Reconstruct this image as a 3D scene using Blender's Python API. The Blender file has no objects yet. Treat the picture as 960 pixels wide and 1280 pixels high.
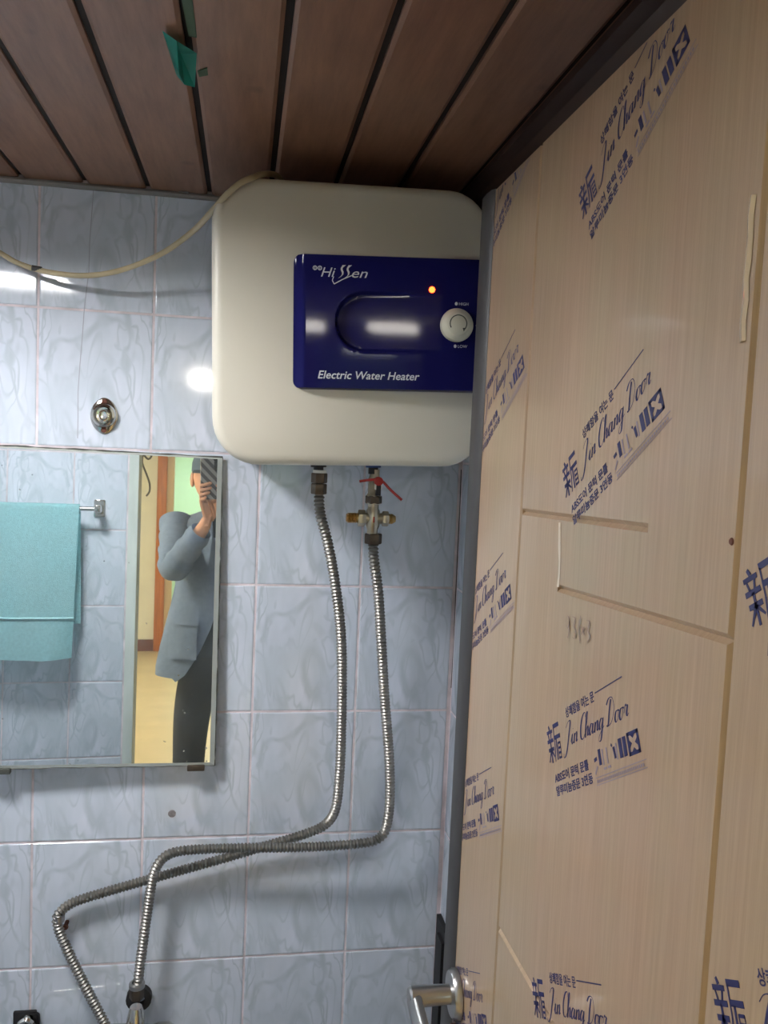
import bpy, bmesh, math, random
from mathutils import Vector, Matrix, Euler
random.seed(4)
SC = bpy.context.scene
COL = SC.collection
PI = math.pi

# ------------------------------------------------------------------ camera
CZ = 1.62                                   # lens height above the hallway floor
EYE = Vector((0, 0, CZ))
YAW, PITCH, ROLL, FPX = 0.16532, -0.07816, 0.043566, 1064.06
_cy, _sy, _cp, _sp = math.cos(YAW), math.sin(YAW), math.cos(PITCH), math.sin(PITCH)
FWD = Vector((_sy*_cp, _cy*_cp, _sp))
_r0 = Vector((_cy, -_sy, 0)); _u0 = _r0.cross(FWD)
RGT = math.cos(ROLL)*_r0 + math.sin(ROLL)*_u0
UPV = -math.sin(ROLL)*_r0 + math.cos(ROLL)*_u0
cam_data = bpy.data.cameras.new('camera')
cam = bpy.data.objects.new('camera', cam_data); COL.objects.link(cam)
cam_data.sensor_fit = 'VERTICAL'; cam_data.sensor_height = 36.0
cam_data.lens = FPX*36.0/1280.0
cam_data.clip_start = 0.01
m = Matrix((RGT, UPV, -FWD)).transposed().to_4x4(); m.translation = EYE
cam.matrix_world = m
SC.camera = cam

# ------------------------------------------------------------------ world, exposure
w = bpy.data.worlds.new('world'); SC.world = w; w.use_nodes = True
w.node_tree.nodes['Background'].inputs[0].default_value = (0.75, 0.82, 0.95, 1)
w.node_tree.nodes['Background'].inputs[1].default_value = 0.05
vs = SC.view_settings
vs.view_transform = 'Standard'; vs.look = 'None'; vs.gamma = 1.0; vs.use_curve_mapping = False
vs.exposure = 0.25
BATH_LAMP_W = 125.0        # emission strengths of the two lamp diffusers
HALL_LAMP_W = 85.0
ROOM_LAMP_W = 34.0
SIDE_LAMP_W = 75.0

# ------------------------------------------------------------------ measuring helpers (photo pixel -> point at a known depth)
def ray(x, y): return FWD + (x-480)/FPX*RGT - (y-640)/FPX*UPV
def onY(x, y, Y): v = ray(x, y); return EYE + v*(Y/v.y)
def onX(x, y, X): v = ray(x, y); return EYE + v*(X/v.x)
def onZ(x, y, Z): v = ray(x, y); return EYE + v*((Z-CZ)/v.z)
D = 1.6218                                   # back wall (tile faces)
MN = ray(272, 577).normalized()              # the mirror hangs a little out of parallel
MP = onY(278, 571, D-0.010)
def onM(x, y):
    v = ray(x, y); return EYE + v*((MN.dot(MP-EYE))/MN.dot(v))
def mir(x, y, Y):
    v = ray(x, y); q = onM(x, y); wv = v - 2*MN.dot(v)*MN
    return q + wv*((Y-q.y)/wv.y)

# ------------------------------------------------------------------ materials
def nodes(name):
    mt = bpy.data.materials.new(name); mt.use_nodes = True
    nt = mt.node_tree; return mt, nt, nt.nodes['Principled BSDF']
def lin(c):
    f = lambda v: v/12.92 if v <= .04045 else ((v+.055)/1.055)**2.4
    return tuple(f(v/255.0) for v in c)+(1,)
def plain(name, rgb, rough=.5, metal=0, noise=0, scale=20, coat=0, spec=.5, bump=0, bscale=60, stretch=None):
    mt, nt, b = nodes(name)
    b.inputs['Roughness'].default_value = rough; b.inputs['Metallic'].default_value = metal
    b.inputs['Coat Weight'].default_value = coat; b.inputs['Specular IOR Level'].default_value = spec
    b.inputs['Base Color'].default_value = lin(rgb)
    tc = nt.nodes.new('ShaderNodeTexCoord')
    src = tc.outputs['Object']
    if stretch:
        mp = nt.nodes.new('ShaderNodeMapping'); mp.inputs['Scale'].default_value = stretch
        nt.links.new(src, mp.inputs[0]); src = mp.outputs[0]
    if noise:
        n = nt.nodes.new('ShaderNodeTexNoise'); n.inputs['Scale'].default_value = scale; n.inputs['Detail'].default_value = 5
        nt.links.new(src, n.inputs['Vector'])
        r = nt.nodes.new('ShaderNodeValToRGB'); c = lin(rgb)
        r.color_ramp.elements[0].position = .3; r.color_ramp.elements[1].position = .7
        r.color_ramp.elements[0].color = tuple(v*(1-noise) for v in c[:3])+(1,)
        r.color_ramp.elements[1].color = tuple(min(1, v*(1+noise)) for v in c[:3])+(1,)
        nt.links.new(n.outputs['Fac'], r.inputs[0]); nt.links.new(r.outputs[0], b.inputs['Base Color'])
    if bump:
        n = nt.nodes.new('ShaderNodeTexNoise'); n.inputs['Scale'].default_value = bscale; n.inputs['Detail'].default_value = 3
        nt.links.new(src, n.inputs['Vector'])
        bp = nt.nodes.new('ShaderNodeBump'); bp.inputs['Strength'].default_value = bump; bp.inputs['Distance'].default_value = .002
        nt.links.new(n.outputs['Fac'], bp.inputs['Height']); nt.links.new(bp.outputs[0], b.inputs['Normal'])
    return mt
def emit(name, rgb, strength):
    mt, nt, b = nodes(name)
    b.inputs['Base Color'].default_value = lin(rgb)
    b.inputs['Emission Color'].default_value = lin(rgb); b.inputs['Emission Strength'].default_value = strength
    return mt

def tile_material():
    mt, nt, b = nodes('marbled_blue_tile'); L = nt.links.new
    N = lambda t: nt.nodes.new('ShaderNode'+t)
    tc = N('TexCoord'); oi = N('ObjectInfo')
    mp = N('Mapping'); L(tc.outputs['Object'], mp.inputs[0])
    mp.inputs['Rotation'].default_value = (0, .72, 0); mp.inputs['Scale'].default_value = (1.5, 1, .62)
    def veins(scale, seed, width):
        of = N('VectorMath'); of.operation = 'ADD'; of.inputs[1].default_value = (seed, seed*.7, seed*1.3); L(mp.outputs[0], of.inputs[0])
        n = N('TexNoise'); n.inputs['Scale'].default_value = scale; n.inputs['Detail'].default_value = 1.5; n.inputs['Distortion'].default_value = .9
        L(of.outputs[0], n.inputs['Vector'])
        sb = N('Math'); sb.operation = 'SUBTRACT'; sb.inputs[1].default_value = .5; L(n.outputs['Fac'], sb.inputs[0])
        ab = N('Math'); ab.operation = 'ABSOLUTE'; L(sb.outputs[0], ab.inputs[0])
        rp = N('ValToRGB'); q = rp.color_ramp.elements; q[0].position = 0; q[0].color = (1, 1, 1, 1); q[1].position = width; q[1].color = (0, 0, 0, 1)
        rp.color_ramp.interpolation = 'EASE'; L(ab.outputs[0], rp.inputs[0]); return rp
    v1 = veins(8.5, 3.1, .055); v2 = veins(14, 7.7, .045)
    r1 = N('Math'); r1.operation = 'MAXIMUM'; L(v1.outputs[0], r1.inputs[0]); L(v2.outputs[0], r1.inputs[1])
    cl = N('TexNoise'); cl.inputs['Scale'].default_value = 11; cl.inputs['Detail'].default_value = 3
    L(mp.outputs[0], cl.inputs['Vector'])
    base = N('ValToRGB'); e = base.color_ramp.elements
    e[0].position = .32; e[0].color = lin((191, 200, 209)); e[1].position = .68; e[1].color = lin((212, 217, 228))
    L(cl.outputs['Fac'], base.inputs[0])
    vm = N('TexNoise'); vm.inputs['Scale'].default_value = 12; L(mp.outputs[0], vm.inputs['Vector'])
    vr = N('ValToRGB'); vr.color_ramp.elements[0].position = .34; vr.color_ramp.elements[1].position = .62
    L(vm.outputs['Fac'], vr.inputs[0])
    mul = N('Math'); mul.operation = 'MULTIPLY'; L(r1.outputs[0], mul.inputs[0]); L(vr.outputs[0], mul.inputs[1])
    mul2 = N('Math'); mul2.operation = 'MULTIPLY'; mul2.inputs[1].default_value = .5; L(mul.outputs[0], mul2.inputs[0])
    mx = N('Mix'); mx.data_type = 'RGBA'; L(mul2.outputs[0], mx.inputs[0]); L(base.outputs[0], mx.inputs[6])
    mx.inputs[7].default_value = lin((146, 162, 167))
    hs = N('HueSaturation'); L(mx.outputs[2], hs.inputs['Color'])
    vv = N('MapRange'); vv.inputs[3].default_value = .965; vv.inputs[4].default_value = 1.03
    L(oi.outputs['Random'], vv.inputs[0]); L(vv.outputs[0], hs.inputs['Value'])
    L(hs.outputs[0], b.inputs['Base Color'])
    b.inputs['Roughness'].default_value = .075
    bn = N('TexNoise'); bn.inputs['Scale'].default_value = 9; L(tc.outputs['Object'], bn.inputs['Vector'])
    bp = N('Bump'); bp.inputs['Strength'].default_value = .07; bp.inputs['Distance'].default_value = .003
    L(bn.outputs['Fac'], bp.inputs['Height']); L(bp.outputs[0], b.inputs['Normal'])
    return mt

def wood_plank_material():
    mt, nt, b = nodes('brown_ceiling_plank'); L = nt.links.new; N = lambda t: nt.nodes.new('ShaderNode'+t)
    tc = N('TexCoord'); mp = N('Mapping'); mp.inputs['Scale'].default_value = (14, 1.6, 14)
    oi = N('ObjectInfo'); ad = N('VectorMath'); ad.operation = 'ADD'
    sc = N('VectorMath'); sc.operation = 'SCALE'; sc.inputs['Scale'].default_value = 9
    cmb = N('CombineXYZ'); L(oi.outputs['Random'], cmb.inputs[0]); L(oi.outputs['Random'], cmb.inputs[1]); L(cmb.outputs[0], sc.inputs[0])
    L(tc.outputs['Object'], ad.inputs[0]); L(sc.outputs[0], ad.inputs[1]); L(ad.outputs[0], mp.inputs[0])
    n = N('TexNoise'); n.inputs['Scale'].default_value = 4; n.inputs['Detail'].default_value = 8; n.inputs['Roughness'].default_value = .65
    L(mp.outputs[0], n.inputs['Vector'])
    r = N('ValToRGB'); e = r.color_ramp.elements
    e[0].position = .28; e[0].color = lin((110, 76, 57)); e[1].position = .72; e[1].color = lin((148, 107, 83))
    L(n.outputs['Fac'], r.inputs[0])
    sp = N('TexVoronoi'); sp.inputs['Scale'].default_value = 7; L(ad.outputs[0], sp.inputs['Vector'])   # knots
    kr = N('ValToRGB'); kr.color_ramp.elements[0].position = .03; kr.color_ramp.elements[0].color = (1, 1, 1, 1)
    kr.color_ramp.elements[1].position = .1; kr.color_ramp.elements[1].color = (0, 0, 0, 1)
    L(sp.outputs['Distance'], kr.inputs[0])
    km = N('Math'); km.operation = 'MULTIPLY'; km.inputs[1].default_value = .45; L(kr.outputs[0], km.inputs[0])
    mx = N('Mix'); mx.data_type = 'RGBA'; L(km.outputs[0], mx.inputs[0]); L(r.outputs[0], mx.inputs[6]); mx.inputs[7].default_value = lin((66, 44, 36))
    L(mx.outputs[2], b.inputs['Base Color'])
    b.inputs['Roughness'].default_value = .42
    return mt

def door_material():
    mt, nt, b = nodes('beige_wood_door_under_film'); L = nt.links.new; N = lambda t: nt.nodes.new('ShaderNode'+t)
    tc = N('TexCoord')
    mp = N('Mapping'); mp.inputs['Scale'].default_value = (1, 90, 2.2); L(tc.outputs['Object'], mp.inputs[0])
    n = N('TexNoise'); n.inputs['Scale'].default_value = 3.2; n.inputs['Detail'].default_value = 6; n.inputs['Roughness'].default_value = .7
    L(mp.outputs[0], n.inputs['Vector'])
    r = N('ValToRGB'); e = r.color_ramp.elements
    e[0].position = .25; e[0].color = lin((160, 138, 114)); e[1].position = .75; e[1].color = lin((188, 166, 141))
    L(n.outputs['Fac'], r.inputs[0])
    mp2 = N('Mapping'); mp2.inputs['Scale'].default_value = (1, 9, .9); L(tc.outputs['Object'], mp2.inputs[0])
    n2 = N('TexNoise'); n2.inputs['Scale'].default_value = 1.3; n2.inputs['Detail'].default_value = 2; L(mp2.outputs[0], n2.inputs['Vector'])
    r2 = N('ValToRGB'); e = r2.color_ramp.elements
    e[0].position = .35; e[0].color = lin((212, 204, 176)); e[1].position = .65; e[1].color = lin((222, 197, 178))
    L(n2.outputs['Fac'], r2.inputs[0])
    mx = N('Mix'); mx.data_type = 'RGBA'; mx.blend_type = 'MULTIPLY'; mx.inputs[0].default_value = .55
    L(r.outputs[0], mx.inputs[6]); L(r2.outputs[0], mx.inputs[7]); L(mx.outputs[2], b.inputs['Base Color'])
    b.inputs['Roughness'].default_value = .42
    b.inputs['Coat Weight'].default_value = .55; b.inputs['Coat Roughness'].default_value = .09
    wn = N('TexNoise'); wn.inputs['Scale'].default_value = 7; wn.inputs['Detail'].default_value = 2; L(tc.outputs['Object'], wn.inputs['Vector'])
    bp = N('Bump'); bp.inputs['Strength'].default_value = .22; bp.inputs['Distance'].default_value = .004
    L(wn.outputs['Fac'], bp.inputs['Height']); L(bp.outputs[0], b.inputs['Coat Normal'])
    return mt

def mirror_material():
    mt, nt, b = nodes('silvered_mirror_glass'); L = nt.links.new; N = lambda t: nt.nodes.new('ShaderNode'+t)
    b.inputs['Metallic'].default_value = 1; b.inputs['Base Color'].default_value = (.74, .79, .785, 1)
    b.inputs['Roughness'].default_value = .012
    tc = N('TexCoord')
    v = N('TexNoise'); v.inputs['Scale'].default_value = 95; v.inputs['Detail'].default_value = 1; L(tc.outputs['Object'], v.inputs['Vector'])
    g = N('TexNoise'); g.inputs['Scale'].default_value = 11; L(tc.outputs['Object'], g.inputs['Vector'])
    sx = N('SeparateXYZ'); L(tc.outputs['Object'], sx.inputs[0])
    mz = N('MapRange'); mz.inputs[1].default_value = -.25; mz.inputs[2].default_value = -.6; mz.inputs[3].default_value = 0; mz.inputs[4].default_value = .12
    L(sx.outputs['Z'], mz.inputs[0])
    mxx = N('MapRange'); mxx.inputs[1].default_value = -.16; mxx.inputs[2].default_value = -.04; mxx.inputs[3].default_value = 0; mxx.inputs[4].default_value = 1
    L(sx.outputs['X'], mxx.inputs[0])
    mu = N('Math'); mu.operation = 'MULTIPLY'; L(mz.outputs[0], mu.inputs[0]); L(mxx.outputs[0], mu.inputs[1])
    ad = N('Math'); ad.operation = 'ADD'; L(v.outputs['Fac'], ad.inputs[0]); L(mu.outputs[0], ad.inputs[1])
    r = N('ValToRGB'); r.color_ramp.elements[0].position = .80; r.color_ramp.elements[1].position = .83
    L(ad.outputs[0], r.inputs[0])
    d = N('BsdfPrincipled'); d.inputs['Base Color'].default_value = lin((150, 148, 140)); d.inputs['Roughness'].default_value = .6
    ms = N('MixShader'); L(r.outputs[0], ms.inputs[0]); L(b.outputs[0], ms.inputs[1]); L(d.outputs[0], ms.inputs[2])
    # thin haze of water marks over the silvering
    hz = N('BsdfDiffuse'); hz.inputs['Color'].default_value = (.62, .70, .68, 1)
    hn = N('ValToRGB'); hn.color_ramp.elements[0].position = .3; hn.color_ramp.elements[0].color = (.03, .03, .03, 1)
    hn.color_ramp.elements[1].position = .75; hn.color_ramp.elements[1].color = (.085, .085, .085, 1)
    L(g.outputs['Fac'], hn.inputs[0])
    m2 = N('MixShader'); L(hn.outputs[0], m2.inputs[0]); L(ms.outputs[0], m2.inputs[1]); L(hz.outputs[0], m2.inputs[2])
    L(m2.outputs[0], nt.nodes['Material Output'].inputs['Surface'])
    return mt

def phone_case_material():
    mt, nt, b = nodes('grey_diagonal_phone_case'); L = nt.links.new; N = lambda t: nt.nodes.new('ShaderNode'+t)
    tc = N('TexCoord'); mp = N('Mapping'); mp.inputs['Rotation'].default_value = (0, .75, 0); L(tc.outputs['Object'], mp.inputs[0])
    wv = N('TexWave'); wv.inputs['Scale'].default_value = 13; wv.bands_direction = 'X'; L(mp.outputs[0], wv.inputs['Vector'])
    r = N('ValToRGB'); r.color_ramp.interpolation = 'CONSTANT'; e = r.color_ramp.elements
    e[0].color = lin((78, 75, 78)); e[1].position = .5; e[1].color = lin((150, 146, 146))
    L(wv.outputs['Fac'], r.inputs[0]); L(r.outputs[0], b.inputs['Base Color']); b.inputs['Roughness'].default_value = .35
    return mt

M = dict(
 tile=tile_material(), plank=wood_plank_material(), door=door_material(), mirror=mirror_material(), case=phone_case_material(),
 grout=plain('pale_pink_grout', (212, 201, 204), .85, noise=.22, scale=26, bump=.3),
 dark_gap=plain('dark_gap', (30, 20, 16), .8), bead=plain('grey_ceiling_bead', (128, 124, 120), .5, noise=.1),
 dark_trim=plain('dark_brown_moulding', (62, 44, 37), .45, noise=.12, scale=9, stretch=(8, 1, 8)),
 cement=plain('grey_cement', (120, 118, 114), .85, noise=.1), bath_floor=plain('grey_floor_tile', (130, 138, 146), .4, noise=.1),
 linoleum=plain('ochre_linoleum', (212, 190, 140), .38, noise=.08, scale=5),
 cream=plain('cream_wallpaper', (240, 236, 214), .8, noise=.03, scale=9), green=plain('pale_green_wall', (196, 232, 200), .8, noise=.02),
 white=plain('white_ceiling', (232, 230, 222), .8), orange_wood=plain('orange_brown_wood', (190, 112, 52), .45, noise=.18, scale=6, stretch=(10, 10, .8)),
 beige=plain('beige_reveal', (214, 190, 150), .6), brown=plain('brown_baseboard', (112, 62, 44), .5, noise=.1),
 frame=plain('greenish_grey_door_frame', (202, 210, 202), .5, noise=.12, scale=8, stretch=(3, 3, .6)),
 grey_edge=plain('grey_door_edge', (52, 50, 50), .5, noise=.06), steel=plain('satin_steel', (176, 174, 172), .28, 1, noise=.06),
 chrome=plain('worn_chrome', (205, 203, 196), .12, 1), ivory=plain('ivory_heater_enamel', (205, 200, 184), .38, noise=.03, scale=5),
 navy=plain('navy_glossy_plastic', (24, 24, 76), .05, noise=.05, scale=6, spec=.065), print_white=plain('white_print', (205, 208, 214), .5),
 knob=plain('ivory_plastic', (206, 203, 182), .4), knob_mark=plain('grey_green_mark', (70, 74, 66), .6),
 led=emit('red_indicator_glow', (255, 60, 20), 14.0), led_core=emit('orange_indicator_core', (255, 150, 60), 14.0),
 hose=plain('corrugated_stainless', (150, 147, 141), .46, 1, noise=.1, scale=50), dark_nut=plain('dark_oxidised_brass', (82, 72, 62), .45, .6, noise=.25, scale=60),
 nickel=plain('nickel_plated_brass', (176, 166, 146), .32, 1, noise=.12, scale=40), brass=plain('brass_thread', (178, 146, 92), .35, 1, noise=.15, scale=60),
 red=plain('red_lever_coating', (168, 42, 38), .45), blue_ring=plain('blue_plastic_ring', (40, 70, 130), .45), white_ring=plain('white_plastic_ring', (222, 220, 212), .5),
 black=plain('black_rubber', (22, 20, 22), .6, noise=.2), cable=plain('ivory_cable_sheath', (172, 158, 126), .55, noise=.1, scale=30),
 print_dark=plain('dark_print', (40, 38, 40), .6),
 rust=plain('rusty_metal', (92, 52, 38), .8, noise=.3, scale=90), tape=plain('teal_green_tape', (34, 166, 146), .45, noise=.1), tape_dark=plain('dark_green_tape', (48, 74, 42), .6),
 bevel=plain('bevelled_glass', (206, 212, 204), .06, .35, spec=1), towel=plain('aqua_terry_cloth', (182, 230, 234), .95, noise=.07, scale=120, bump=.9, bscale=420),
 navy_ink=plain('navy_ink', (30, 32, 82), .55), faint_ink=plain('worn_grey_violet_ink', (134, 122, 132), .6), pencil=plain('pencil_line', (136, 114, 104), .7),
 crease=plain('film_crease', (206, 192, 172), .12, coat=1),
 skin=plain('skin', (206, 152, 124), .55, noise=.04), jacket=plain('blue_grey_jacket', (152, 170, 200), .85, noise=.06, scale=60, bump=.4, bscale=300),
 shirt=plain('dark_slate_shirt', (52, 62, 74), .85), trousers=plain('dark_navy_trousers', (38, 42, 52), .85, noise=.1), cap=plain('slate_cap', (78, 92, 110), .85, noise=.1, scale=70),
 hair=plain('black_hair', (24, 22, 22), .6), shoe=plain('dark_shoe_leather', (36, 32, 32), .4), eye=plain('eye_white', (230, 228, 222), .3),
 glass_black=plain('black_glass', (14, 14, 16), .08), wire=plain('grey_cable', (104, 100, 92), .6),
 lamp_white=plain('white_lamp_housing', (236, 236, 232), .4),
 bath_glow=emit('bath_lamp_glow', (252, 252, 255), BATH_LAMP_W), hall_glow=emit('hall_lamp_glow', (255, 248, 238), HALL_LAMP_W),
 side_glow=emit('side_lamp_glow', (255, 246, 232), SIDE_LAMP_W),
 room_glow=emit('room_lamp_glow', (250, 252, 246), ROOM_LAMP_W),
)

# ------------------------------------------------------------------ object helpers
def link(name, mesh, mat, parent=None, smooth=True, off=None):
    if off is not None: mesh.transform(Matrix.Translation(-Vector(off)))
    if mat is not None and len(mesh.materials) == 0: mesh.materials.append(M[mat] if isinstance(mat, str) else mat)
    if smooth:
        for p in mesh.polygons: p.use_smooth = True
        try: mesh.set_sharp_from_angle(angle=math.radians(38))
        except Exception: pass
    o = bpy.data.objects.new(name, mesh); COL.objects.link(o)
    if parent is not None: o.parent = parent
    return o
def tag(o, label, cat, group=None, kind=None):
    o['label'] = label; o['category'] = cat
    if group: o['group'] = group
    if kind: o['kind'] = kind
    return o
def empty(name, loc, label, cat, group=None, kind=None, rot=None):
    o = bpy.data.objects.new(name, None); COL.objects.link(o); o.location = loc; o.empty_display_size = .05
    if rot: o.rotation_euler = rot
    return tag(o, label, cat, group, kind)
def done(bm, name='mesh'):
    bmesh.ops.recalc_face_normals(bm, faces=bm.faces)
    me = bpy.data.meshes.new(name); bm.to_mesh(me); bm.free(); return me
def add_box(bm, a, b):
    x0, y0, z0 = a; x1, y1, z1 = b
    v = [bm.verts.new(p) for p in ((x0,y0,z0),(x1,y0,z0),(x1,y1,z0),(x0,y1,z0),(x0,y0,z1),(x1,y0,z1),(x1,y1,z1),(x0,y1,z1))]
    for f in ((0,3,2,1),(4,5,6,7),(0,1,5,4),(1,2,6,5),(2,3,7,6),(3,0,4,7)): bm.faces.new([v[i] for i in f])
def box(a, b, bevel=0, seg=2):
    bm = bmesh.new(); add_box(bm, a, b)
    if bevel: bmesh.ops.bevel(bm, geom=bm.edges[:], offset=bevel, segments=seg, affect='EDGES', profile=.5)
    return done(bm)
def boxes(lst):
    bm = bmesh.new()
    for a, b in lst: add_box(bm, a, b)
    return done(bm)
AX = {'z': Matrix.Identity(3), 'x': Matrix(((0,0,1),(0,1,0),(-1,0,0))), '-x': Matrix(((0,0,-1),(0,1,0),(1,0,0))),
      'y': Matrix(((1,0,0),(0,0,1),(0,-1,0))), '-y': Matrix(((1,0,0),(0,0,-1),(0,1,0)))}
def add_lathe(bm, prof, n=24, c=(0,0,0), axis='z', sx=1, sy=1):
    R = AX[axis]; c = Vector(c); rings = []
    for r, h in prof:
        if r < 1e-6: rings.append([bm.verts.new(c + R @ Vector((0, 0, h)))])
        else: rings.append([bm.verts.new(c + R @ Vector((r*sx*math.cos(2*PI*i/n), r*sy*math.sin(2*PI*i/n), h))) for i in range(n)])
    for a, b in zip(rings, rings[1:]):
        for i in range(n):
            j = (i+1) % n
            if len(a) == 1 and len(b) == 1: continue
            if len(a) == 1: bm.faces.new((a[0], b[i], b[j]))
            elif len(b) == 1: bm.faces.new((a[i], a[j], b[0]))
            else: bm.faces.new((a[i], a[j], b[j], b[i]))
def lathe(prof, n=24, c=(0,0,0), axis='z', sx=1, sy=1):
    bm = bmesh.new(); add_lathe(bm, prof, n, c, axis, sx, sy); return done(bm)
def spline(pts, step):
    """Catmull-Rom through pts, resampled at roughly equal steps"""
    P = [Vector(p) for p in pts]; P = [P[0]*2-P[1]] + P + [P[-1]*2-P[-2]]
    fine = []
    for i in range(1, len(P)-2):
        a, b, c, d = P[i-1:i+3]
        for k in range(24):
            t = k/24
            fine.append(.5*((2*b)+(c-a)*t+(2*a-5*b+4*c-d)*t*t+(3*b-a-3*c+d)*t**3))
    fine.append(P[-2])
    L = [0]
    for a, b in zip(fine, fine[1:]): L.append(L[-1]+(b-a).length)
    n = max(2, int(round(L[-1]/step))); out = []; j = 0
    for k in range(n+1):
        s = L[-1]*k/n
        while j < len(fine)-2 and L[j+1] < s: j += 1
        t = (s-L[j])/max(1e-9, L[j+1]-L[j]); out.append(fine[j].lerp(fine[j+1], min(1, t)))
    return out
def add_tube(bm, pts, rad, n=10, cap=True, flat=1.0):
    pts = [Vector(p) for p in pts]; rings = []; nrm = None
    for i, p in enumerate(pts):
        t = (pts[min(i+1, len(pts)-1)]-pts[max(i-1, 0)]).normalized()
        if nrm is None: nrm = t.orthogonal().normalized()
        nrm = (nrm - t*nrm.dot(t)).normalized(); b = t.cross(nrm)
        r = rad(i) if callable(rad) else rad
        rings.append([bm.verts.new(p + (nrm*math.cos(2*PI*k/n) + b*math.sin(2*PI*k/n)*flat)*r) for k in range(n)])
    for a, b in zip(rings, rings[1:]):
        for k in range(n): bm.faces.new((a[k], a[(k+1) % n], b[(k+1) % n], b[k]))
    if cap: bm.faces.new(rings[0][::-1]); bm.faces.new(rings[-1])
def tube(pts, rad, n=10, step=None):
    bm = bmesh.new(); add_tube(bm, spline(pts, step) if step else pts, rad, n); return done(bm)
def add_poly(bm, pts, ext):
    """prism: outline pts (Vectors) pushed along ext"""
    a = [bm.verts.new(p) for p in pts]; b = [bm.verts.new(Vector(p)+Vector(ext)) for p in pts]
    bm.faces.new(a); bm.faces.new(b[::-1])
    for i in range(len(a)):
        j = (i+1) % len(a); bm.faces.new((a[i], b[i], b[j], a[j]))
def rrect(w, h, r, seg=8):
    out = []
    for cx, cz, a0 in ((w/2-r, h/2-r, 0), (-w/2+r, h/2-r, 90), (-w/2+r, -h/2+r, 180), (w/2-r, -h/2+r, 270)):
        for k in range(seg+1):
            a = math.radians(a0+90*k/seg); out.append((cx+r*math.cos(a), cz+r*math.sin(a)))
    return out
def rr_loft(w, h, r, prof, seg=8):
    """rounded slab facing -y; prof = [(y, inset)]"""
    bm = bmesh.new(); rings = []
    for y, ins in prof:
        rings.append([bm.verts.new((x, y, z)) for x, z in rrect(w-2*ins, h-2*ins, max(r-ins, .003), seg)])
    n = len(rings[0])
    for a, b in zip(rings, rings[1:]):
        for i in range(n): bm.faces.new((a[i], a[(i+1) % n], b[(i+1) % n], b[i]))
    bm.faces.new(rings[0]); bm.faces.new(rings[-1][::-1])
    return done(bm)
def bake(o):
    """evaluated copy of an object's mesh (modifiers / text applied); the source is removed"""
    bpy.context.view_layer.update()
    dg = bpy.context.evaluated_depsgraph_get()
    me = bpy.data.meshes.new_from_object(o.evaluated_get(dg), depsgraph=dg)
    d = o.data; bpy.data.objects.remove(o)
    if isinstance(d, bpy.types.Mesh): bpy.data.meshes.remove(d)
    else: bpy.data.curves.remove(d)
    me.materials.clear()
    return me
def text(s, size, shear=0, width=1.0, fit=None, bold=0, ext=.00005, space=1.0):
    """flat lettering in the xy plane, baseline at origin"""
    cu = bpy.data.curves.new('lettering', 'FONT'); cu.body = s; cu.size = size; cu.shear = shear
    cu.extrude = ext; cu.offset = bold; cu.resolution_u = 3; cu.space_character = space
    o = bpy.data.objects.new('lettering', cu); COL.objects.link(o); me = bake(o)
    if len(me.vertices):
        x0 = min(v.co.x for v in me.vertices); x1 = max(v.co.x for v in me.vertices)
        k = (fit/(x1-x0)) if fit else width
        me.transform(Matrix.Diagonal((k, 1, 1, 1)) @ Matrix.Translation((-x0, 0, 0)))
    return me
def join(parts):
    """list of (mesh, matrix) -> one mesh"""
    bm = bmesh.new()
    for me, mx in parts:
        me = me.copy(); me.transform(mx); bm.from_mesh(me); bpy.data.meshes.remove(me)
    out = bpy.data.meshes.new('mesh'); bm.to_mesh(out); bm.free(); return out
def catm(pts): return spline(pts, .01)

# ------------------------------------------------------------------ room shell
RX, LX = .4212, -1.17          # right and left wall faces
FY = .33                       # tiled face of the doorway wall
CEIL = CZ + .438
BF = -.06                      # bathroom floor
TW, TH, GAP = .2, .2472, .0042
X0, Z0 = -.3699, CZ+.2188      # a grout crossing of the back wall
def tile_mesh(wd, ht):
    """tile facing -y, centred, front face at y = 0, softly rounded rim"""
    bm = bmesh.new(); rings = []
    for y, ins in ((.006, 0), (.0012, 0), (.0003, .0009), (0, .0026)):
        a, b = wd/2-ins, ht/2-ins
        rings.append([bm.verts.new(p) for p in ((-a, y, -b), (a, y, -b), (a, y, b), (-a, y, b))])
    for p, q in zip(rings, rings[1:]):
        for i in range(4): bm.faces.new((p[i], p[(i+1) % 4], q[(i+1) % 4], q[i]))
    bm.faces.new(rings[-1])
    return done(bm)
TM = {}
def lay_tiles(wall, org, ux, rz, us, zs, skip=None):
    """us, zs: grout line positions along the wall and in height"""
    for u0, u1 in zip(us, us[1:]):
        for z0, z1 in zip(zs, zs[1:]):
            if u1-u0 < .012 or abs(z1-z0) < .012: continue
            if skip and skip((u0+u1)/2, (z0+z1)/2): continue
            wd, ht = round(u1-u0-GAP, 4), round(abs(z1-z0)-GAP, 4)
            if (wd, ht) not in TM:
                TM[(wd, ht)] = tile_mesh(wd, ht); TM[(wd, ht)].materials.append(M['tile'])
            o = bpy.data.objects.new('tile', TM[(wd, ht)]); COL.objects.link(o); o.parent = wall
            o.location = Vector(org) + Vector(ux)*((u0+u1)/2) + Vector((0, 0, (z0+z1)/2)); o.rotation_euler = (random.uniform(-.0025, .0025), 0, rz+random.uniform(-.0025, .0025))
def lines(start, step, lo, hi):
    k = math.ceil((lo-start)/step+1e-6); out = [lo]
    while start+k*step < hi-1e-6: out.append(start+k*step); k += 1
    return out+[hi]
zrows = lines(Z0, TH, BF, CEIL)
GR = .0014                                                   # grout lies this far behind the tile faces
wb = tag(link('wall_back', box((LX-.1, D+GR, BF-.1), (RX+.1, D+.12, CEIL+.1)), 'grout', smooth=False), 'back wall of pale blue marbled tiles behind heater and mirror', 'wall', kind='structure')
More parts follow.
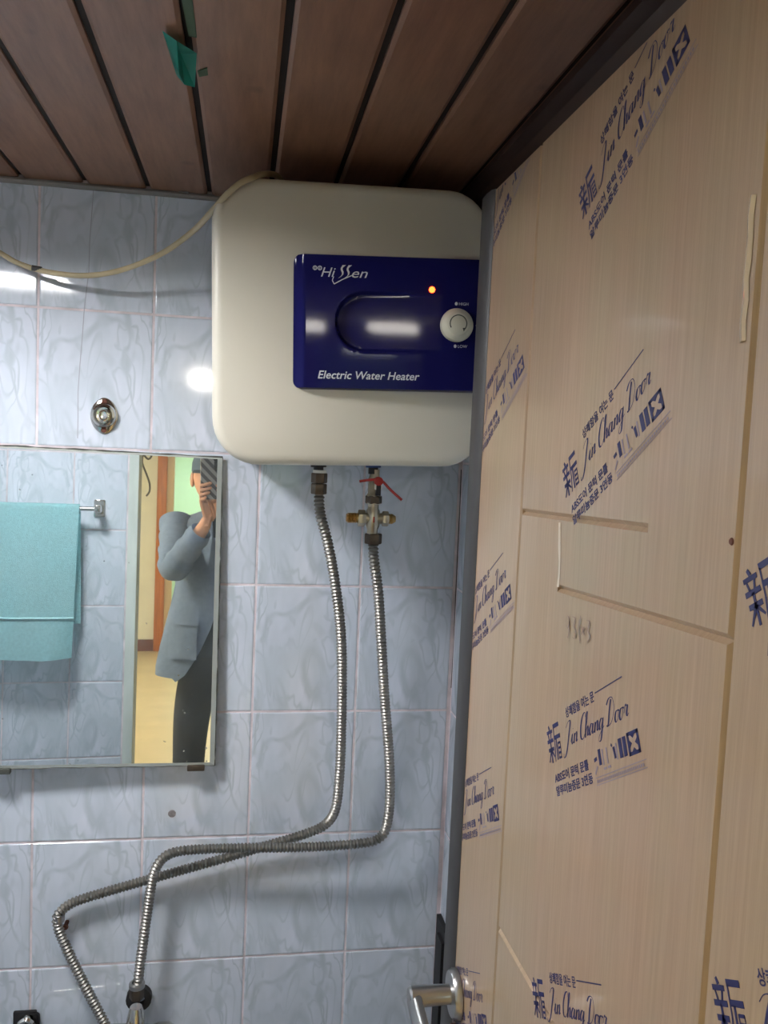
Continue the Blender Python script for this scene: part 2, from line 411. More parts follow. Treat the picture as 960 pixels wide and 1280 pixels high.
lay_tiles(wb, (0, D, 0), (1, 0, 0), 0, lines(X0, TW, LX+.002, RX-.004), zrows)
wr = tag(link('wall_right', box((RX+GR, FY, BF-.1), (RX+.12, D+.02, CEIL+.1)), 'grout', smooth=False), 'pale tiled right wall behind the opened door', 'wall', kind='structure')
lay_tiles(wr, (RX, 0, 0), (0, 1, 0), -PI/2, lines(FY+.03, TW, FY+.002, D-.006), zrows)
wl = tag(link('wall_left', box((LX-.12, FY-.02, BF-.1), (LX-GR, D+.02, CEIL+.1)), 'grout', smooth=False), 'tiled left wall of the small bathroom', 'wall', kind='structure')
lay_tiles(wl, (LX, 0, 0), (0, 1, 0), PI/2, lines(FY+.03, TW, FY+.002, D-.006), zrows)
JL, JR = mir(174, 600, FY).x, .335                            # clear edges of the doorway
HEAD = CZ+.335
wf = tag(link('wall_front', boxes([((LX-.1, FY-.15, BF-.1), (JL-.03, FY-GR, CEIL+.5)), ((JR+.03, FY-.15, BF-.1), (RX+.12, FY-GR, CEIL+.5)), ((JL-.03, FY-.15, HEAD+.03), (JR+.03, FY-GR, CEIL+.5))]), 'grout', smooth=False),
         'tiled doorway wall with towel rail, seen in the mirror', 'wall', kind='structure')
tcol = mir(93, 600, FY).x
trow = mir(130, 757, FY).z
lay_tiles(wf, (0, FY, 0), (1, 0, 0), PI, lines(tcol, TW, LX+.004, JL-.034), lines(trow, TH, BF, CEIL))
# dark broken strip low in the right corner
zb = onX(552, 1148, RX-.004).z
dp = link('broken_strip', boxes([((RX-.010, D-.115, BF), (RX-.001, D-.018, zb)), ((RX-.016, D-.09, BF), (RX-.010, D-.05, zb-.02))]), 'black', wr, smooth=False); dp['label'] = 'black broken strip low in the corner'

fl = tag(link('floor', box((LX-.1, FY-.15, BF-.1), (RX+.1, D+.1, BF)), 'bath_floor', smooth=False), 'grey bathroom floor below the frame', 'floor', kind='structure')

# ceiling: planks running from door to back wall with dark gaps
ce = tag(link('ceiling', box((LX-.1, FY-.02, CEIL+.008), (RX+.1, D+.1, CEIL+.1)), 'dark_gap', smooth=False), 'brown wooden plank ceiling with dark grooves', 'ceiling', kind='structure')
PW = .1083
px = -.0755-PW*11
plank = None
while px < RX+.02:
    a, b = max(px+.0045, LX), min(px+PW-.0045, RX)
    if b-a > .02:
        full = abs((b-a)-(PW-.009)) < 1e-5
        if full and plank: me = plank
        else:
            bm = bmesh.new(); hw = (b-a)/2; y0, y1 = FY-.01, D+.0
            sec = [(-hw, .009), (-hw, .003), (-hw+.005, .0), (hw-.005, .0), (hw, .003), (hw, .009)]
            A = [bm.verts.new((x, y0, z)) for x, z in sec]; B = [bm.verts.new((x, y1, z)) for x, z in sec]
            for i in range(5): bm.faces.new((A[i], A[i+1], B[i+1], B[i]))
            bm.faces.new(A); bm.faces.new(B[::-1]); me = done(bm); me.materials.append(M['plank'])
            if full: plank = me
        o = bpy.data.objects.new('plank', me); COL.objects.link(o); o.parent = ce; o.location = ((a+b)/2, 0, CEIL+random.uniform(-.0008, .0012)); o.rotation_euler = (0, random.uniform(-.012, .012), 0)
    px += PW
t1 = tag(link('trim_1', tube([(LX, D-.004, CEIL-.004), (RX, D-.004, CEIL-.004)], .006, 8), 'bead'), 'thin grey bead where ceiling meets the tiled back wall', 'trim', kind='structure')
bm = bmesh.new()
add_poly(bm, [(RX, FY, CEIL+.002), (RX-.062, FY, CEIL+.002), (RX-.062, FY, CEIL-.008), (RX-.045, FY, CEIL-.012), (RX-.036, FY, CEIL-.026), (RX-.012, FY, CEIL-.034), (RX, FY, CEIL-.05)], (0, D-FY, 0))
t2 = tag(link('trim_2', done(bm), 'dark_trim'), 'dark brown ceiling moulding above the open door', 'trim', kind='structure')
# doorway frame
t3 = tag(link('trim_3', boxes([((JL-.03, FY-.17, BF), (JL, FY+.012, HEAD)), ((JR, FY-.17, BF), (JR+.03, FY+.002, HEAD)), ((JL-.03, FY-.17, HEAD), (JR+.03, FY+.012, HEAD+.03))]), 'frame', smooth=False), 'greenish grey doorway frame reflected beside the towel', 'trim', kind='structure')

# hallway behind the camera, seen in the mirror
HX0, HX1, HY, HC = -1.7, 1.7, -4.8, CZ+.45
tag(link('floor_hallway', box((HX0, -7.4, -.1), (HX1, FY-.10, 0)), 'linoleum', smooth=False), 'ochre linoleum floor of the hallway in the mirror', 'floor', kind='structure')
tag(link('ceiling_hallway', box((HX0, -7.4, HC), (HX1, FY-.14, HC+.1)), 'white', smooth=False), 'white hallway ceiling behind the photographer', 'ceiling', kind='structure')
tag(link('wall_hallway_left', box((HX0-.1, -7.4, -.1), (HX0, FY-.1, HC+.1)), 'cream', smooth=False), 'cream side wall of the hallway, left', 'wall', kind='structure')
tag(link('wall_hallway_right', box((HX1, -7.4, -.1), (HX1+.1, FY-.1, HC+.1)), 'cream', smooth=False), 'cream side wall of the hallway, right', 'wall', kind='structure')
tag(link('wall_hallway_front', boxes([((HX0, FY-.16, -.1), (JL-.035, FY-.151, HC)), ((JR+.035, FY-.16, -.1), (HX1, FY-.151, HC)), ((JL-.035, FY-.16, HEAD+.035), (JR+.035, FY-.151, HC))]), 'cream', smooth=False), 'cream hallway side of the bathroom doorway wall', 'wall', kind='structure')
pxa, pxb, pxc = mir(196, 640, HY).x, mir(208, 640, HY).x, mir(217, 640, HY).x
DH = 2.02
tag(link('wall_hallway_back', boxes([((HX0, HY-.12, -.1), (pxa+.01, HY, HC)), ((pxc+.85, HY-.12, -.1), (HX1, HY, HC)), ((pxa, HY-.12, DH+.08), (pxc+.9, HY, HC))]), 'cream', smooth=False), 'cream wallpapered hallway wall with brown baseboard in the mirror', 'wall', kind='structure')
tag(link('baseboard_hallway', box((HX0, HY, 0), (pxa-.002, HY+.015, .105), .003), 'brown'), 'brown baseboard under the cream hallway wall', 'baseboard', kind='structure')
pr = empty('trim_4', (pxa, HY, 0), 'orange brown wooden door frame in the hallway mirror view', 'trim', kind='structure')
for nm, a, b, mt in (('post', (pxa, HY-.02, 0), (pxb, HY+.03, DH), 'orange_wood'), ('reveal', (pxb, HY-.12, 0), (pxc, HY-.015, DH), 'beige'), ('post', (pxc+.85, HY-.12, 0), (pxc+.93, HY+.03, DH), 'orange_wood'), ('lintel', (pxa, HY-.12, DH), (pxc+.93, HY+.03, DH+.085), 'orange_wood')):
    link(nm, box(a, b, .003), mt, pr, off=pr.location)
tag(link('wall_green_room', boxes([((HX0, -7.4, -.1), (HX1, -7.3, HC))]), 'green', smooth=False), 'pale green wall of the room beyond the hallway', 'wall', kind='structure')

# ------------------------------------------------------------------ lamps
def lamp(name, c, wd, glow, label, rim=0):
    r = empty(name, c, label, 'lamp')
    if rim:                                                    # opaque rim reaching below a flat diffuser
        o_, i_, t_ = wd/2+.012, wd/2+.002, -.05; b_ = t_-.01-rim
        link('housing', boxes([((-o_, -o_, t_), (o_, o_, 0)), ((-o_, -o_, b_), (-i_, o_, t_)), ((i_, -o_, b_), (o_, o_, t_)), ((-i_, -o_, b_), (i_, -i_, t_)), ((-i_, i_, b_), (i_, o_, t_))]), 'lamp_white', r, smooth=False)
        link('diffuser', box((-wd/2, -wd/2, t_-.01), (wd/2, wd/2, t_)), glow, r, smooth=False); return
    link('housing', box((-wd/2-.015, -wd/2-.015, -.022), (wd/2+.015, wd/2+.015, 0), .008), 'lamp_white', r)
    me = box((-wd/2, -wd/2, -.07), (wd/2, wd/2, -.02), .02, 3)
    link('diffuser', me, glow, r)
lamp('ceiling_lamp', (-.54, .99, CEIL), .20, 'bath_glow', 'small white ceiling lamp inside the bathroom, left of the heater', .018)
lamp('ceiling_lamp', (-.235, -2.7, HC), .29, 'hall_glow', 'square white ceiling lamp in the hallway')
lamp('ceiling_lamp', (-1.25, -.05, HC), .30, 'side_glow', 'ceiling lamp at the left end of the hallway')
lamp('ceiling_lamp', (.2, -6.2, HC), .5, 'room_glow', 'wide ceiling lamp in the pale green room')

# ------------------------------------------------------------------ door (opened at right angles into the room)
DX, DT = .28, .036
DY0, DY1, DZ0, DZ1 = FY+.014, 1.035, BF+.012, CZ+.302
door = empty('door_1', (DX, DY0, DZ0), 'beige wood-grain door still in its printed protective film, standing open', 'door', kind='structure')
dl = lambda y, z: Vector((0, y-DY0, z-DZ0))                 # door face coordinates
leaf = bpy.data.meshes.new('leaf'); bm = bmesh.new(); add_box(bm, (0, 0, 0), (DT, DY1-.012-DY0, DZ1-DZ0)); bmesh.ops.recalc_face_normals(bm, faces=bm.faces); bm.to_mesh(leaf); bm.free()
lo = bpy.data.objects.new('leaf', leaf); COL.objects.link(lo)
GV = [((.8305, DZ0-.01), (.8305, DZ1+.01)), ((.4445, DZ0-.01), (.4445, DZ1+.01)),
      ((.828, CZ-.061), (.5546, CZ-.0496)), ((.718, CZ-.1204), (.4445, CZ-.1035)), ((.8305, CZ-.503), (.4445, CZ-.486)), ((.8305, CZ-.92), (.4445, CZ-.90))]
cut = bmesh.new()
for (ya, za), (yb, zb2) in GV:
    a, b = dl(ya, za), dl(yb, zb2); t = (b-a).normalized(); s = Vector((1, 0, 0)).cross(t)
    hw, dp_ = .0042, .0036
    A = [cut.verts.new(p) for p in (a+s*hw+Vector((-.002, 0, 0)), a+s*hw*.8, a+Vector((dp_, 0, 0)), a-s*hw*.8, a-s*hw+Vector((-.002, 0, 0)))]
    B = [cut.verts.new(v.co+(b-a)) for v in A]
    cut.faces.new(A); cut.faces.new(B[::-1])
    for i in range(5): cut.faces.new((A[i], B[i], B[(i+1) % 5], A[(i+1) % 5]))
cobj = bpy.data.objects.new('groove_cutter', done(cut)); COL.objects.link(cobj)
md = lo.modifiers.new('cut', 'BOOLEAN'); md.object = cobj; md.operation = 'DIFFERENCE'; md.solver = 'EXACT'; md.use_self = True
lm_ = bake(lo); cm = cobj.data; bpy.data.objects.remove(cobj); bpy.data.meshes.remove(cm)
link('leaf', lm_, 'door', door, smooth=False)
# grey edge profile: wraps the free edge and laps onto the face
bm = bmesh.new(); L0 = .9855-DY0; L1 = DY1-DY0
add_poly(bm, [Vector(p) for p in ((-.0005, L0, 0), (-.0035, L0+.004, 0), (-.005, L0+.022, 0), (-.004, L1-.006, 0), (.002, L1, 0), (DT, L1, 0), (DT, L1-.011, 0), (.002, L1-.011, 0), (.0003, L0, 0))], (0, 0, DZ1-DZ0+.001))
es = link('edge_profile', done(bm), 'grey_edge', door); es['label'] = 'grey edge strip of the door'
for hz_ in (.25, 1.0, 1.72):
    link('hinge', lathe([(0, -.05), (.007, -.05), (.007, .05), (0, .05)], 12, (DT*.5-.002, -.004, hz_)), 'steel', door)
# film bridging the grooves as thin creased ridges
def strip(pts, wdt, h, mat, name, parent):
    bm = bmesh.new(); pr = None
    P = spline([dl(*p) for p in pts], .012)
    for i, p in enumerate(P):
        t = (P[min(i+1, len(P)-1)]-P[max(i-1, 0)]).normalized(); s = Vector((1, 0, 0)).cross(t).normalized()
        hh = h*(.75+.5*random.random()); q = [bm.verts.new(p+s*wdt+Vector((-.0004, 0, 0))), bm.verts.new(p+s*wdt*.3+Vector((-hh, 0, 0))), bm.verts.new(p-s*wdt*.4+Vector((-hh*.7, 0, 0))), bm.verts.new(p-s*wdt+Vector((-.0004, 0, 0)))]
        if pr:
            for k in range(3): bm.faces.new((pr[k], pr[k+1], q[k+1], q[k]))
        pr = q
    o = link(name, done(bm), mat, parent); return o
strip([(.4545, CZ+.068), (.4562, CZ+.08), (.4548, CZ+.092), (.4565, CZ+.105), (.4545, CZ+.12), (.4562, CZ+.133), (.455, CZ+.15)], .0032, .0022, 'crease', 'film_crease', door)
strip([(.7215, CZ-.062), (.7185, CZ-.08), (.716, CZ-.10), (.7155, CZ-.119)], .0022, .0012, 'crease', 'film_crease', door)

# lever handle
hc = dl(.967, CZ-.669)
hd = bpy.data.objects.new('handle', lathe([(0, 0), (.029, 0), (.029, .004), (.026, .009), (.012, .010), (.0115, .012), (.0125, .046), (.0125, .058), (.010, .061), (0, .061)], 28, (0, 0, 0), '-x')); hd.data.materials.append(M['steel'])
for p in hd.data.polygons: p.use_smooth = True
hd.data.set_sharp_from_angle(angle=.6)
COL.objects.link(hd); hd.parent = door; hd.location = hc+Vector((-.001, 0, 0)); hd['label'] = 'satin steel lever handle'
bm = bmesh.new(); add_tube(bm, spline([(-.052, .006, .002), (-.055, -.01, -.001), (-.055, -.05, -.006), (-.054, -.095, -.010), (-.050, -.112, -.011)], .006), lambda i: .0105, 12, flat=.62)
link('lever', done(bm), 'steel', hd)
link('shadow_stub', lathe([(0, 0), (.008, 0), (.008, .006), (.005, .009), (0, .009)], 14, (0, -.002, -.046), '-x'), 'rust', hd)  # brown stub standing in for the handle's shadow, not a lock part

# ---- printed film marks. Stamp frame: u along the writing, v across, origin at the centre of the big character
def stroke(bm, a, b, w0, w1=None, z=0):
    a, b = Vector((a[0], a[1], z)), Vector((b[0], b[1], z)); w1 = w0 if w1 is None else w1
    t = (b-a).normalized(); n = Vector((-t.y, t.x, 0))
    add_poly(bm, [a+n*w0/2, b+n*w1/2, b-n*w1/2, a-n*w0/2], (0, 0, .0001))
def pen(bm, pts, wid, seg=14):
    P = spline([Vector((x, y, 0)) for x, y in pts], .0011); prev = None
    for i, p in enumerate(P):
        t = (P[min(i+1, len(P)-1)]-P[max(i-1, 0)]).normalized(); n = Vector((-t.y, t.x, 0))
        wv = wid*(.38+.95*max(0, -t.y))                     # down strokes are broad
        q = (bm.verts.new(p+n*wv/2), bm.verts.new(p-n*wv/2))
        if prev: bm.faces.new((prev[0], prev[1], q[1], q[0]))
        prev = q
S = .01
def script_door():
    bm = bmesh.new()
    G = {  # cursive outlines, unit = x height
     'J': ([[(.1,1.9),(.5,2.35),(1.0,2.3),(.75,1.2),(.45,.0),(.1,-.75),(-.3,-.9),(-.35,-.5)]], 1.15),
     'i': ([[(0,.3),(.3,1.0),(.22,.4),(.3,.05),(.6,.25)], [(.42,1.45),(.46,1.5)]], .6),
     'n': ([[(0,.3),(.2,1.0),(.14,.5),(.06,.0),(.3,.75),(.6,1.0),(.62,.6),(.56,.1),(.85,.25)]], .9),
     'C': ([[(1.1,1.9),(1.0,2.35),(.55,2.1),(.2,1.2),(.25,.25),(.65,.0),(1.05,.4)]], 1.05),
     'h': ([[(0,.3),(.45,1.6),(.5,2.3),(.28,1.9),(.08,.0),(.3,.7),(.55,1.0),(.58,.6),(.52,.1),(.8,.25)]], .85),
     'a': ([[(.65,.85),(.35,1.0),(.05,.5),(.15,.0),(.45,.35),(.68,1.0),(.58,.4),(.64,.05),(.9,.25)]], .92),
     'g': ([[(.65,.85),(.35,1.0),(.05,.5),(.15,.05),(.45,.4),(.68,1.0),(.55,.0),(.35,-.85),(.0,-.9),(.1,-.4),(.9,.25)]], .95),
     'D': ([[(.75,2.2),(.5,1.2),(.3,.1),(.0,.15),(.35,.0),(.95,.3),(1.3,1.3),(1.0,2.25),(.4,2.35),(.0,1.9)]], 1.45),
     'o': ([[(.5,.95),(.2,.9),(.03,.4),(.2,.0),(.5,.25),(.55,.75),(.42,.98),(.75,.85)]], .75),
     'r': ([[(0,.4),(.2,1.1),(.3,.95),(.55,.95),(.42,.4),(.5,.05),(.75,.25)]], .75), ' ': ([], .35)}
    x = 0; sh = .28
    for ch in 'Jin Chang Door':
        st, adv = G[ch]
        for s in st: pen(bm, [((x+a+sh*b)*S, b*S) for a, b in s], .185*S)
        x += adv
    bmesh.ops.remove_doubles(bm, verts=bm.verts, dist=1e-7)
    me = bpy.data.meshes.new('script'); bm.to_mesh(me); bm.free(); return me, x*S
def logo_char():
    bm = bmesh.new(); u = .0150
    T = lambda a, b, w_, w2=None: stroke(bm, (a[0]*u, a[1]*u), (b[0]*u, b[1]*u), w_*u, (w2*u if w2 else None))
    T((-.62, 1.1), (-.5, .86), .16, .2)                        # dot
    T((-1.0, .74), (-.1, .74), .2)                             # top bar
    T((-.82, .66), (-.72, .3), .12); T((-.3, .66), (-.42, .3), .12)
    T((-1.05, .22), (-.05, .22), .22)
    T((-1.0, -.28), (-.1, -.28), .22)
    T((-.55, .2), (-.55, -1.05), .16)
    T((-.6, -.35), (-1.05, -.95), .18, .1); T((-.5, -.35), (-.1, -.75), .18, .1)
    T((.1, .95), (1.05, .95), .25)                             # right side
    T((.16, .9), (.12, -.2), .1); T((.12, -.2), (-.05, -1.05), .12, .06)
    T((.18, .28), (1.1, .28), .24)
    T((.42, .2), (.36, -1.0), .15)
    for k in range(4): T((.6, -.1-.28*k), (1.02, -.1-.28*k), .13)
    T((.6, -.05), (.6, -.95), .06); T((1.0, -.05), (1.0, -.95), .06)
    return done(bm)
def stamp_meshes():
    sc, wd = script_door(); logo = logo_char(); I = Matrix.Identity(4); Tm = lambda x, y: Matrix.Translation((x, y, 0))
    k = .130/wd
    tl = text('상쾌함을 여는 문', .0095, bold=.00015, fit=.064)
    l1 = text('ABS도어 문턱 문틀', .0090, bold=.0002, fit=.079); l2 = text('알루미늄중문 3연동', .0090, bold=.0002, fit=.084)
    bm = bmesh.new()
    stroke(bm, (.103, .0205), (.155, .0205), .0009)            # rule after the top line
    stroke(bm, (.083, -.0285), (.0885, -.0275), .0028)         # dash, bar, comma, two bars
    stroke(bm, (.0945, -.0215), (.0945, -.0335), .0048)
    stroke(bm, (.118, -.0220), (.1195, -.0235), .002); stroke(bm, (.122, -.0245), (.123, -.033), .0038, .003)
    stroke(bm, (.134, -.0205), (.134, -.0345), .0056); stroke(bm, (.1415, -.0205), (.1415, -.0345), .0056)
    for a, b in (((.147, -.0205), (.166, -.0205)), ((.147, -.0345), (.166, -.0345))): stroke(bm, a, b, .0026)
    for a, b in (((.1484, -.0195), (.1484, -.0355)), ((.1646, -.0195), (.1646, -.0355))): stroke(bm, a, b, .0032)
    for q in (((.1495, -.0245), (.1495, -.0305), (.1540, -.0275)), ((.1635, -.0245), (.1635, -.0305), (.1590, -.0275)), ((.1525, -.0215), (.1605, -.0215), (.1565, -.0243)), ((.1525, -.0335), (.1605, -.0335), (.1565, -.0307))):
        add_poly(bm, [Vector((x, y, 0)) for x, y in q], (0, 0, .0001))
    blocks = done(bm)
    dark = join([(logo, I), (sc, Tm(.026, -.0085) @ Matrix.Diagonal((k, k*.74, 1, 1))), (tl, Tm(.036, .0155)), (l1, Tm(-.009, -.0325)), (l2, Tm(-.009, -.0435)), (blocks, I)])
    bm = bmesh.new()
    for x0 in (.1005, .1085, .1265): stroke(bm, (x0, -.0225), (x0, -.0345), .0022)
    for x0 in (.099, .107): stroke(bm, (x0, -.037), (x0+.006, -.037), .0018)
    stroke(bm, (.082, -.0385), (.088, -.0335), .002)
    for i in range(26):
        a = .083+i*.0033; stroke(bm, (a, -.0445), (a+.0022, -.0445), .0022)
    stroke(bm, (.0815, -.047), (.172, -.047), .0006); stroke(bm, (.0815, -.0415), (.172, -.0415), .0006)
    return dark, done(bm)
dark_me, faint_me = stamp_meshes()
ANG = math.radians(30)
# stamp plane (u, v, normal) -> door face: u -> toward the hinge (-y), v -> up, normal -> -x
SM = Matrix(((0, 0, -1, 0), (-math.cos(ANG), math.sin(ANG), 0, 0), (math.sin(ANG), math.cos(ANG), 0, 0), (0, 0, 0, 1)))
def put_stamp(yc, zc):
    for me0, mt, nm in ((dark_me, 'navy_ink', 'printed_mark'), (faint_me, 'faint_ink', 'worn_print')):
        me = me0.copy(); me.transform(Matrix.Translation(dl(yc, zc)+Vector((-.0002, 0, 0))) @ SM)
        bm = bmesh.new(); bm.from_mesh(me)
        for co, no in (((0, .9835-DY0, 0), (0, 1, 0)), ((0, .004, 0), (0, -1, 0)), ((0, 0, DZ1-DZ0-.002), (0, 0, 1)), ((0, 0, .01), (0, 0, -1))):
            bmesh.ops.bisect_plane(bm, geom=bm.verts[:]+bm.edges[:]+bm.faces[:], plane_co=co, plane_no=no, clear_outer=True)
        bm.to_mesh(me); n = len(bm.faces); bm.free()
        if n > 8:
            link(nm, me, mt, door, smooth=False)
for ci, (yc, z1) in enumerate(((.7035, .2203), (1.0065, .2723+.0), (.4175, .1683))):
    for k in range(-1, 8):
        z = z1-.2390*k
        if -1.55 < z < .36: put_stamp(yc, CZ+z)
# pencilled number and a brown speck
bm = bmesh.new()
for pts in ([(0,.7),(.25,1),(.5,.8),(.3,.45),(.05,.6)], [(.5,.8),(.45,.3),(.3,0)], [(.9,1),(1.3,.95),(1.1,.6),(1.35,.4),(1.2,.05),(.9,.1)], [(2.0,1.1),(1.75,.5),(1.95,-.1)], [(2.1,.65),(2.45,.3)], [(2.45,.65),(2.1,.3)], [(2.75,.95),(3.1,.9),(2.9,.55),(3.15,.3),(2.8,.0)]):
    pen(bm, [(x*.0165, y*.019) for x, y in pts], .0013)
me = bpy.data.meshes.new('pencil'); bm.to_mesh(me); bm.free()
A2 = math.radians(8); S2 = Matrix(((0, 0, -1, 0), (-math.cos(A2), math.sin(A2), 0, 0), (math.sin(A2), math.cos(A2), 0, 0), (0, 0, 0, 1)))
pq = onX(708, 797, DX); me.transform(Matrix.Translation(dl(pq.y, pq.z)+Vector((-.0008, 0, 0))) @ S2)
link('pencil_number', me, 'pencil', door, smooth=False)
pq = onX(915, 677, DX); link('brown_speck', lathe([(0, 0), (.0024, 0), (.0018, .0008), (0, .001)], 10, dl(pq.y, pq.z)+Vector((-.0002, 0, 0)), '-x'), 'rust', door)

# ------------------------------------------------------------------ water heater
HW, HH, HDP = .425, .424, .30
YF = 1.30                                                     # plane of its front cover
TILT = -math.radians(1.7)
hc_ = Vector((.1655, YF, CZ+.1785))                           # centre of the front
heater = empty('water_heater', hc_+Vector((0, HDP*.5, -HH/2)), 'square ivory electric water heater with navy control panel, hung on the tiles', 'water heater', rot=(0, TILT, 0))
def hl(px_, py_, y=0.0):
    """photo pixel on the heater front -> heater local coordinates"""
    p = onY(px_, py_, YF+y)-heater.location; c, s = math.cos(TILT), math.sin(TILT)
    return Vector((p.x*c-p.z*s, p.y, p.x*s+p.z*c))
FR = -HDP*.5; CZL = HH/2                                      # local front plane, local centre height
mv = Matrix.Translation((0, FR, CZL))
me = rr_loft(HW, HH, .07, [(0, .016), (.0012, .0095), (.004, .0042), (.008, .0014), (.014, .0), (.105, .0), (.108, .003), (.112, .003), (.115, 0), (HDP-.02, .002), (HDP, .012)], 10); me.transform(mv)
link('body', me, 'ivory', heater)
for bx in (-.12, .12):
    link('wall_bracket', box((bx-.02, -FR-.002, CZL+.1), (bx+.02, -FR+.018, CZL+.17), .002), 'steel', heater)
# control panel: height field with a bent left edge and a sunk capsule
pl = hl(366.5, 400).x; prx = HW/2-.012; pt = hl(400, 320).z; pb = hl(400, 487).z
cl_ = hl(418, 400); ct = hl(470, 369).z; cb = hl(470, 441).z; cr = (ct-cb)/2; cz_ = (ct+cb)/2
def sstep(a, b, x):
    t = max(0, min(1, (x-a)/(b-a))); return t*t*(3-2*t)
SLX, SLZ = math.tan(math.radians(4.0)), math.tan(math.radians(2.0))
NX, NZ = 130, 90; bm = bmesh.new(); grid = []
RR = .013
for i in range(NX+1):
    col = []
    x = pl+(prx-pl)*(i/NX)
    for j in range(NZ+1):
        z = pb+(pt-pb)*(j/NZ); xx = x
        # pull the corner cells onto the rounded outline
        dz = min(z-pb, pt-z)
        if dz < RR:
            ins = RR-math.sqrt(max(0, RR*RR-(RR-dz)**2)); xx = max(x, pl+ins) if x-pl < RR else x
        e = min(xx-pl, dz*1.2, (prx-xx)*1.2)
        h = .012*sstep(0, .016, xx-pl)*1.0 if xx-pl < .016 else .012
        h = min(h, .003+.012*sstep(-.001, .0035, dz)) if dz < .0035 else h
        h += SLX*(xx-pl)+SLZ*(z-pb)                            # the cover is a shallow wedge
        dx_ = xx-(cl_.x+cr); sd = (math.hypot(min(dx_, 0), z-cz_) - cr) if dx_ < 0 else abs(z-cz_)-cr
        ramp = max(0, 1-(xx-cl_.x)/.16)
        h -= .0115*ramp*sstep(.0012, -.0035, sd)
        col.append(bm.verts.new((xx, FR-h, z)))
    grid.append(col)
for i in range(NX):
    for j in range(NZ):
        bm.faces.new((grid[i][j], grid[i+1][j], grid[i+1][j+1], grid[i][j+1]))
rim = [grid[i][0] for i in range(NX+1)]+[grid[NX][j] for j in range(1, NZ+1)]+[grid[i][NZ] for i in range(NX-1, -1, -1)]+[grid[0][j] for j in range(NZ-1, 0, -1)]
back = [bm.verts.new((v.co.x, FR+.002, v.co.z)) for v in rim]
for i in range(len(rim)):
    j = (i+1) % len(rim); bm.faces.new((rim[i], rim[j], back[j], back[i]))
bmesh.ops.remove_doubles(bm, verts=bm.verts, dist=1e-6)
panel = link('control_panel', done(bm), 'navy', heater); panel['label'] = 'glossy navy blue control panel'
PF = FR-.0124                                                 # lettering plane
FLAT = Matrix(((1, 0, 0, 0), (0, 0, 1, 0), (0, 1, 0, 0), (0, 0, 0, 1)))   # text xy -> local xz
FLAT = Matrix(((1, 0, 0, 0), (0, 0, -1, 0), (0, 1, 0, 0), (0, 0, 0, 1)))
def hletters(name, parts, mat='print_white'):
    me = join(parts); me.transform(FLAT); me.transform(Matrix.Translation((0, PF, 0)))
    for v in me.vertices: v.co.y -= SLX*(v.co.x-pl)+SLZ*(v.co.z-pb)
    return link(name, me, mat, panel, smooth=False)
a = hl(397, 473, -.012); b = hl(522, 475, -.012)
hletters('product_lettering', [(text('Electric Water Heater', .0165, .22, fit=b.x-a.x, bold=.0002), Matrix.Translation((a.x, a.z, 0)))])
# brand mark: two small rings, H i, two lightning-shaped S, e n
a = hl(400.5, 347, -.012); b = hl(458, 347, -.012); lw = b.x-a.x; hh = .0142
bm = bmesh.new()
def bolt(x0):
    q = [(.36, 1.42), (.95, 1.44), (.42, 1.12), (.36, .92), (.56, .62), (.52, .36), (.18, .08), (-.42, -.18), (.05, .02), (.28, .34), (.26, .54), (.06, .86), (.08, 1.08)]
    add_poly(bm, [Vector(((x0+x*.62)*hh, y*hh*.86, 0)) for x, y in q], (0, 0, .0004))
bolt(2.0); bolt(2.62)
for p, q in (((1.32, .05), (1.18, -.35)), ((1.18, -.35), (1.38, -.72)), ((1.38, -.72), (2.25, -.22)), ((2.25, -.22), (3.2, .2))): stroke(bm, (p[0]*hh, p[1]*hh), (q[0]*hh, q[1]*hh), .0013)
for k in range(2):
    cxr = (-.62+.5*k)*hh
    for i in range(14):
        t0, t1 = 2*PI*i/14, 2*PI*(i+1)/14
        stroke(bm, (cxr+.19*hh*math.cos(t0), .86*hh+.19*hh*math.sin(t0)), (cxr+.19*hh*math.cos(t1), .86*hh+.19*hh*math.sin(t1)), .0014)
    stroke(bm, (cxr, .75*hh), (cxr, .97*hh), .0010)
lg = done(bm)
hletters('brand_lettering', [(text('Hi', .0195, .3, fit=.0215), Matrix.Translation((a.x, a.z, 0))), (lg, Matrix.Translation((a.x, a.z, 0))), (text('en', .0195, .3, fit=.0235), Matrix.Translation((a.x+lw-.0235, a.z, 0)))])
# knob
kc = hl(566.5, 409, -.012); kn = link('knob', lathe([(0, 0), (.0250, 0), (.0252, .003), (.0236, .009), (.0188, .0125), (.0172, .0140), (.0168, .0165), (.0155, .0175), (0, .0175)], 48, (0, 0, 0), '-y'), 'knob', panel)
wedge = lambda x, z: SLX*(x-pl)+SLZ*(z-pb)
kn.location = (kc.x, PF+.0008-wedge(kc.x, kc.z), kc.z); kn.rotation_euler = (math.radians(-2), 0, math.radians(-4)); kn['label'] = 'round ivory temperature knob'
bm = bmesh.new()
for i in range(30):
    t0, t1 = math.radians(-40+250*i/30), math.radians(-40+250*(i+1)/30); r = .0125
    stroke(bm, (r*math.cos(t0), r*math.sin(t0)), (r*math.cos(t1), r*math.sin(t1)), .0016)
add_poly(bm, [Vector((.0125*math.cos(-.7)+x, .0125*math.sin(-.7)+y, 0)) for x, y in ((-.0032, .0015), (.0022, .0022), (-.0015, -.0038))], (0, 0, .0003))
me = done(bm); me.transform(FLAT); me.transform(Matrix.Translation((0, -.0178, 0))); link('arrow_mark', me, 'knob_mark', kn, smooth=False)
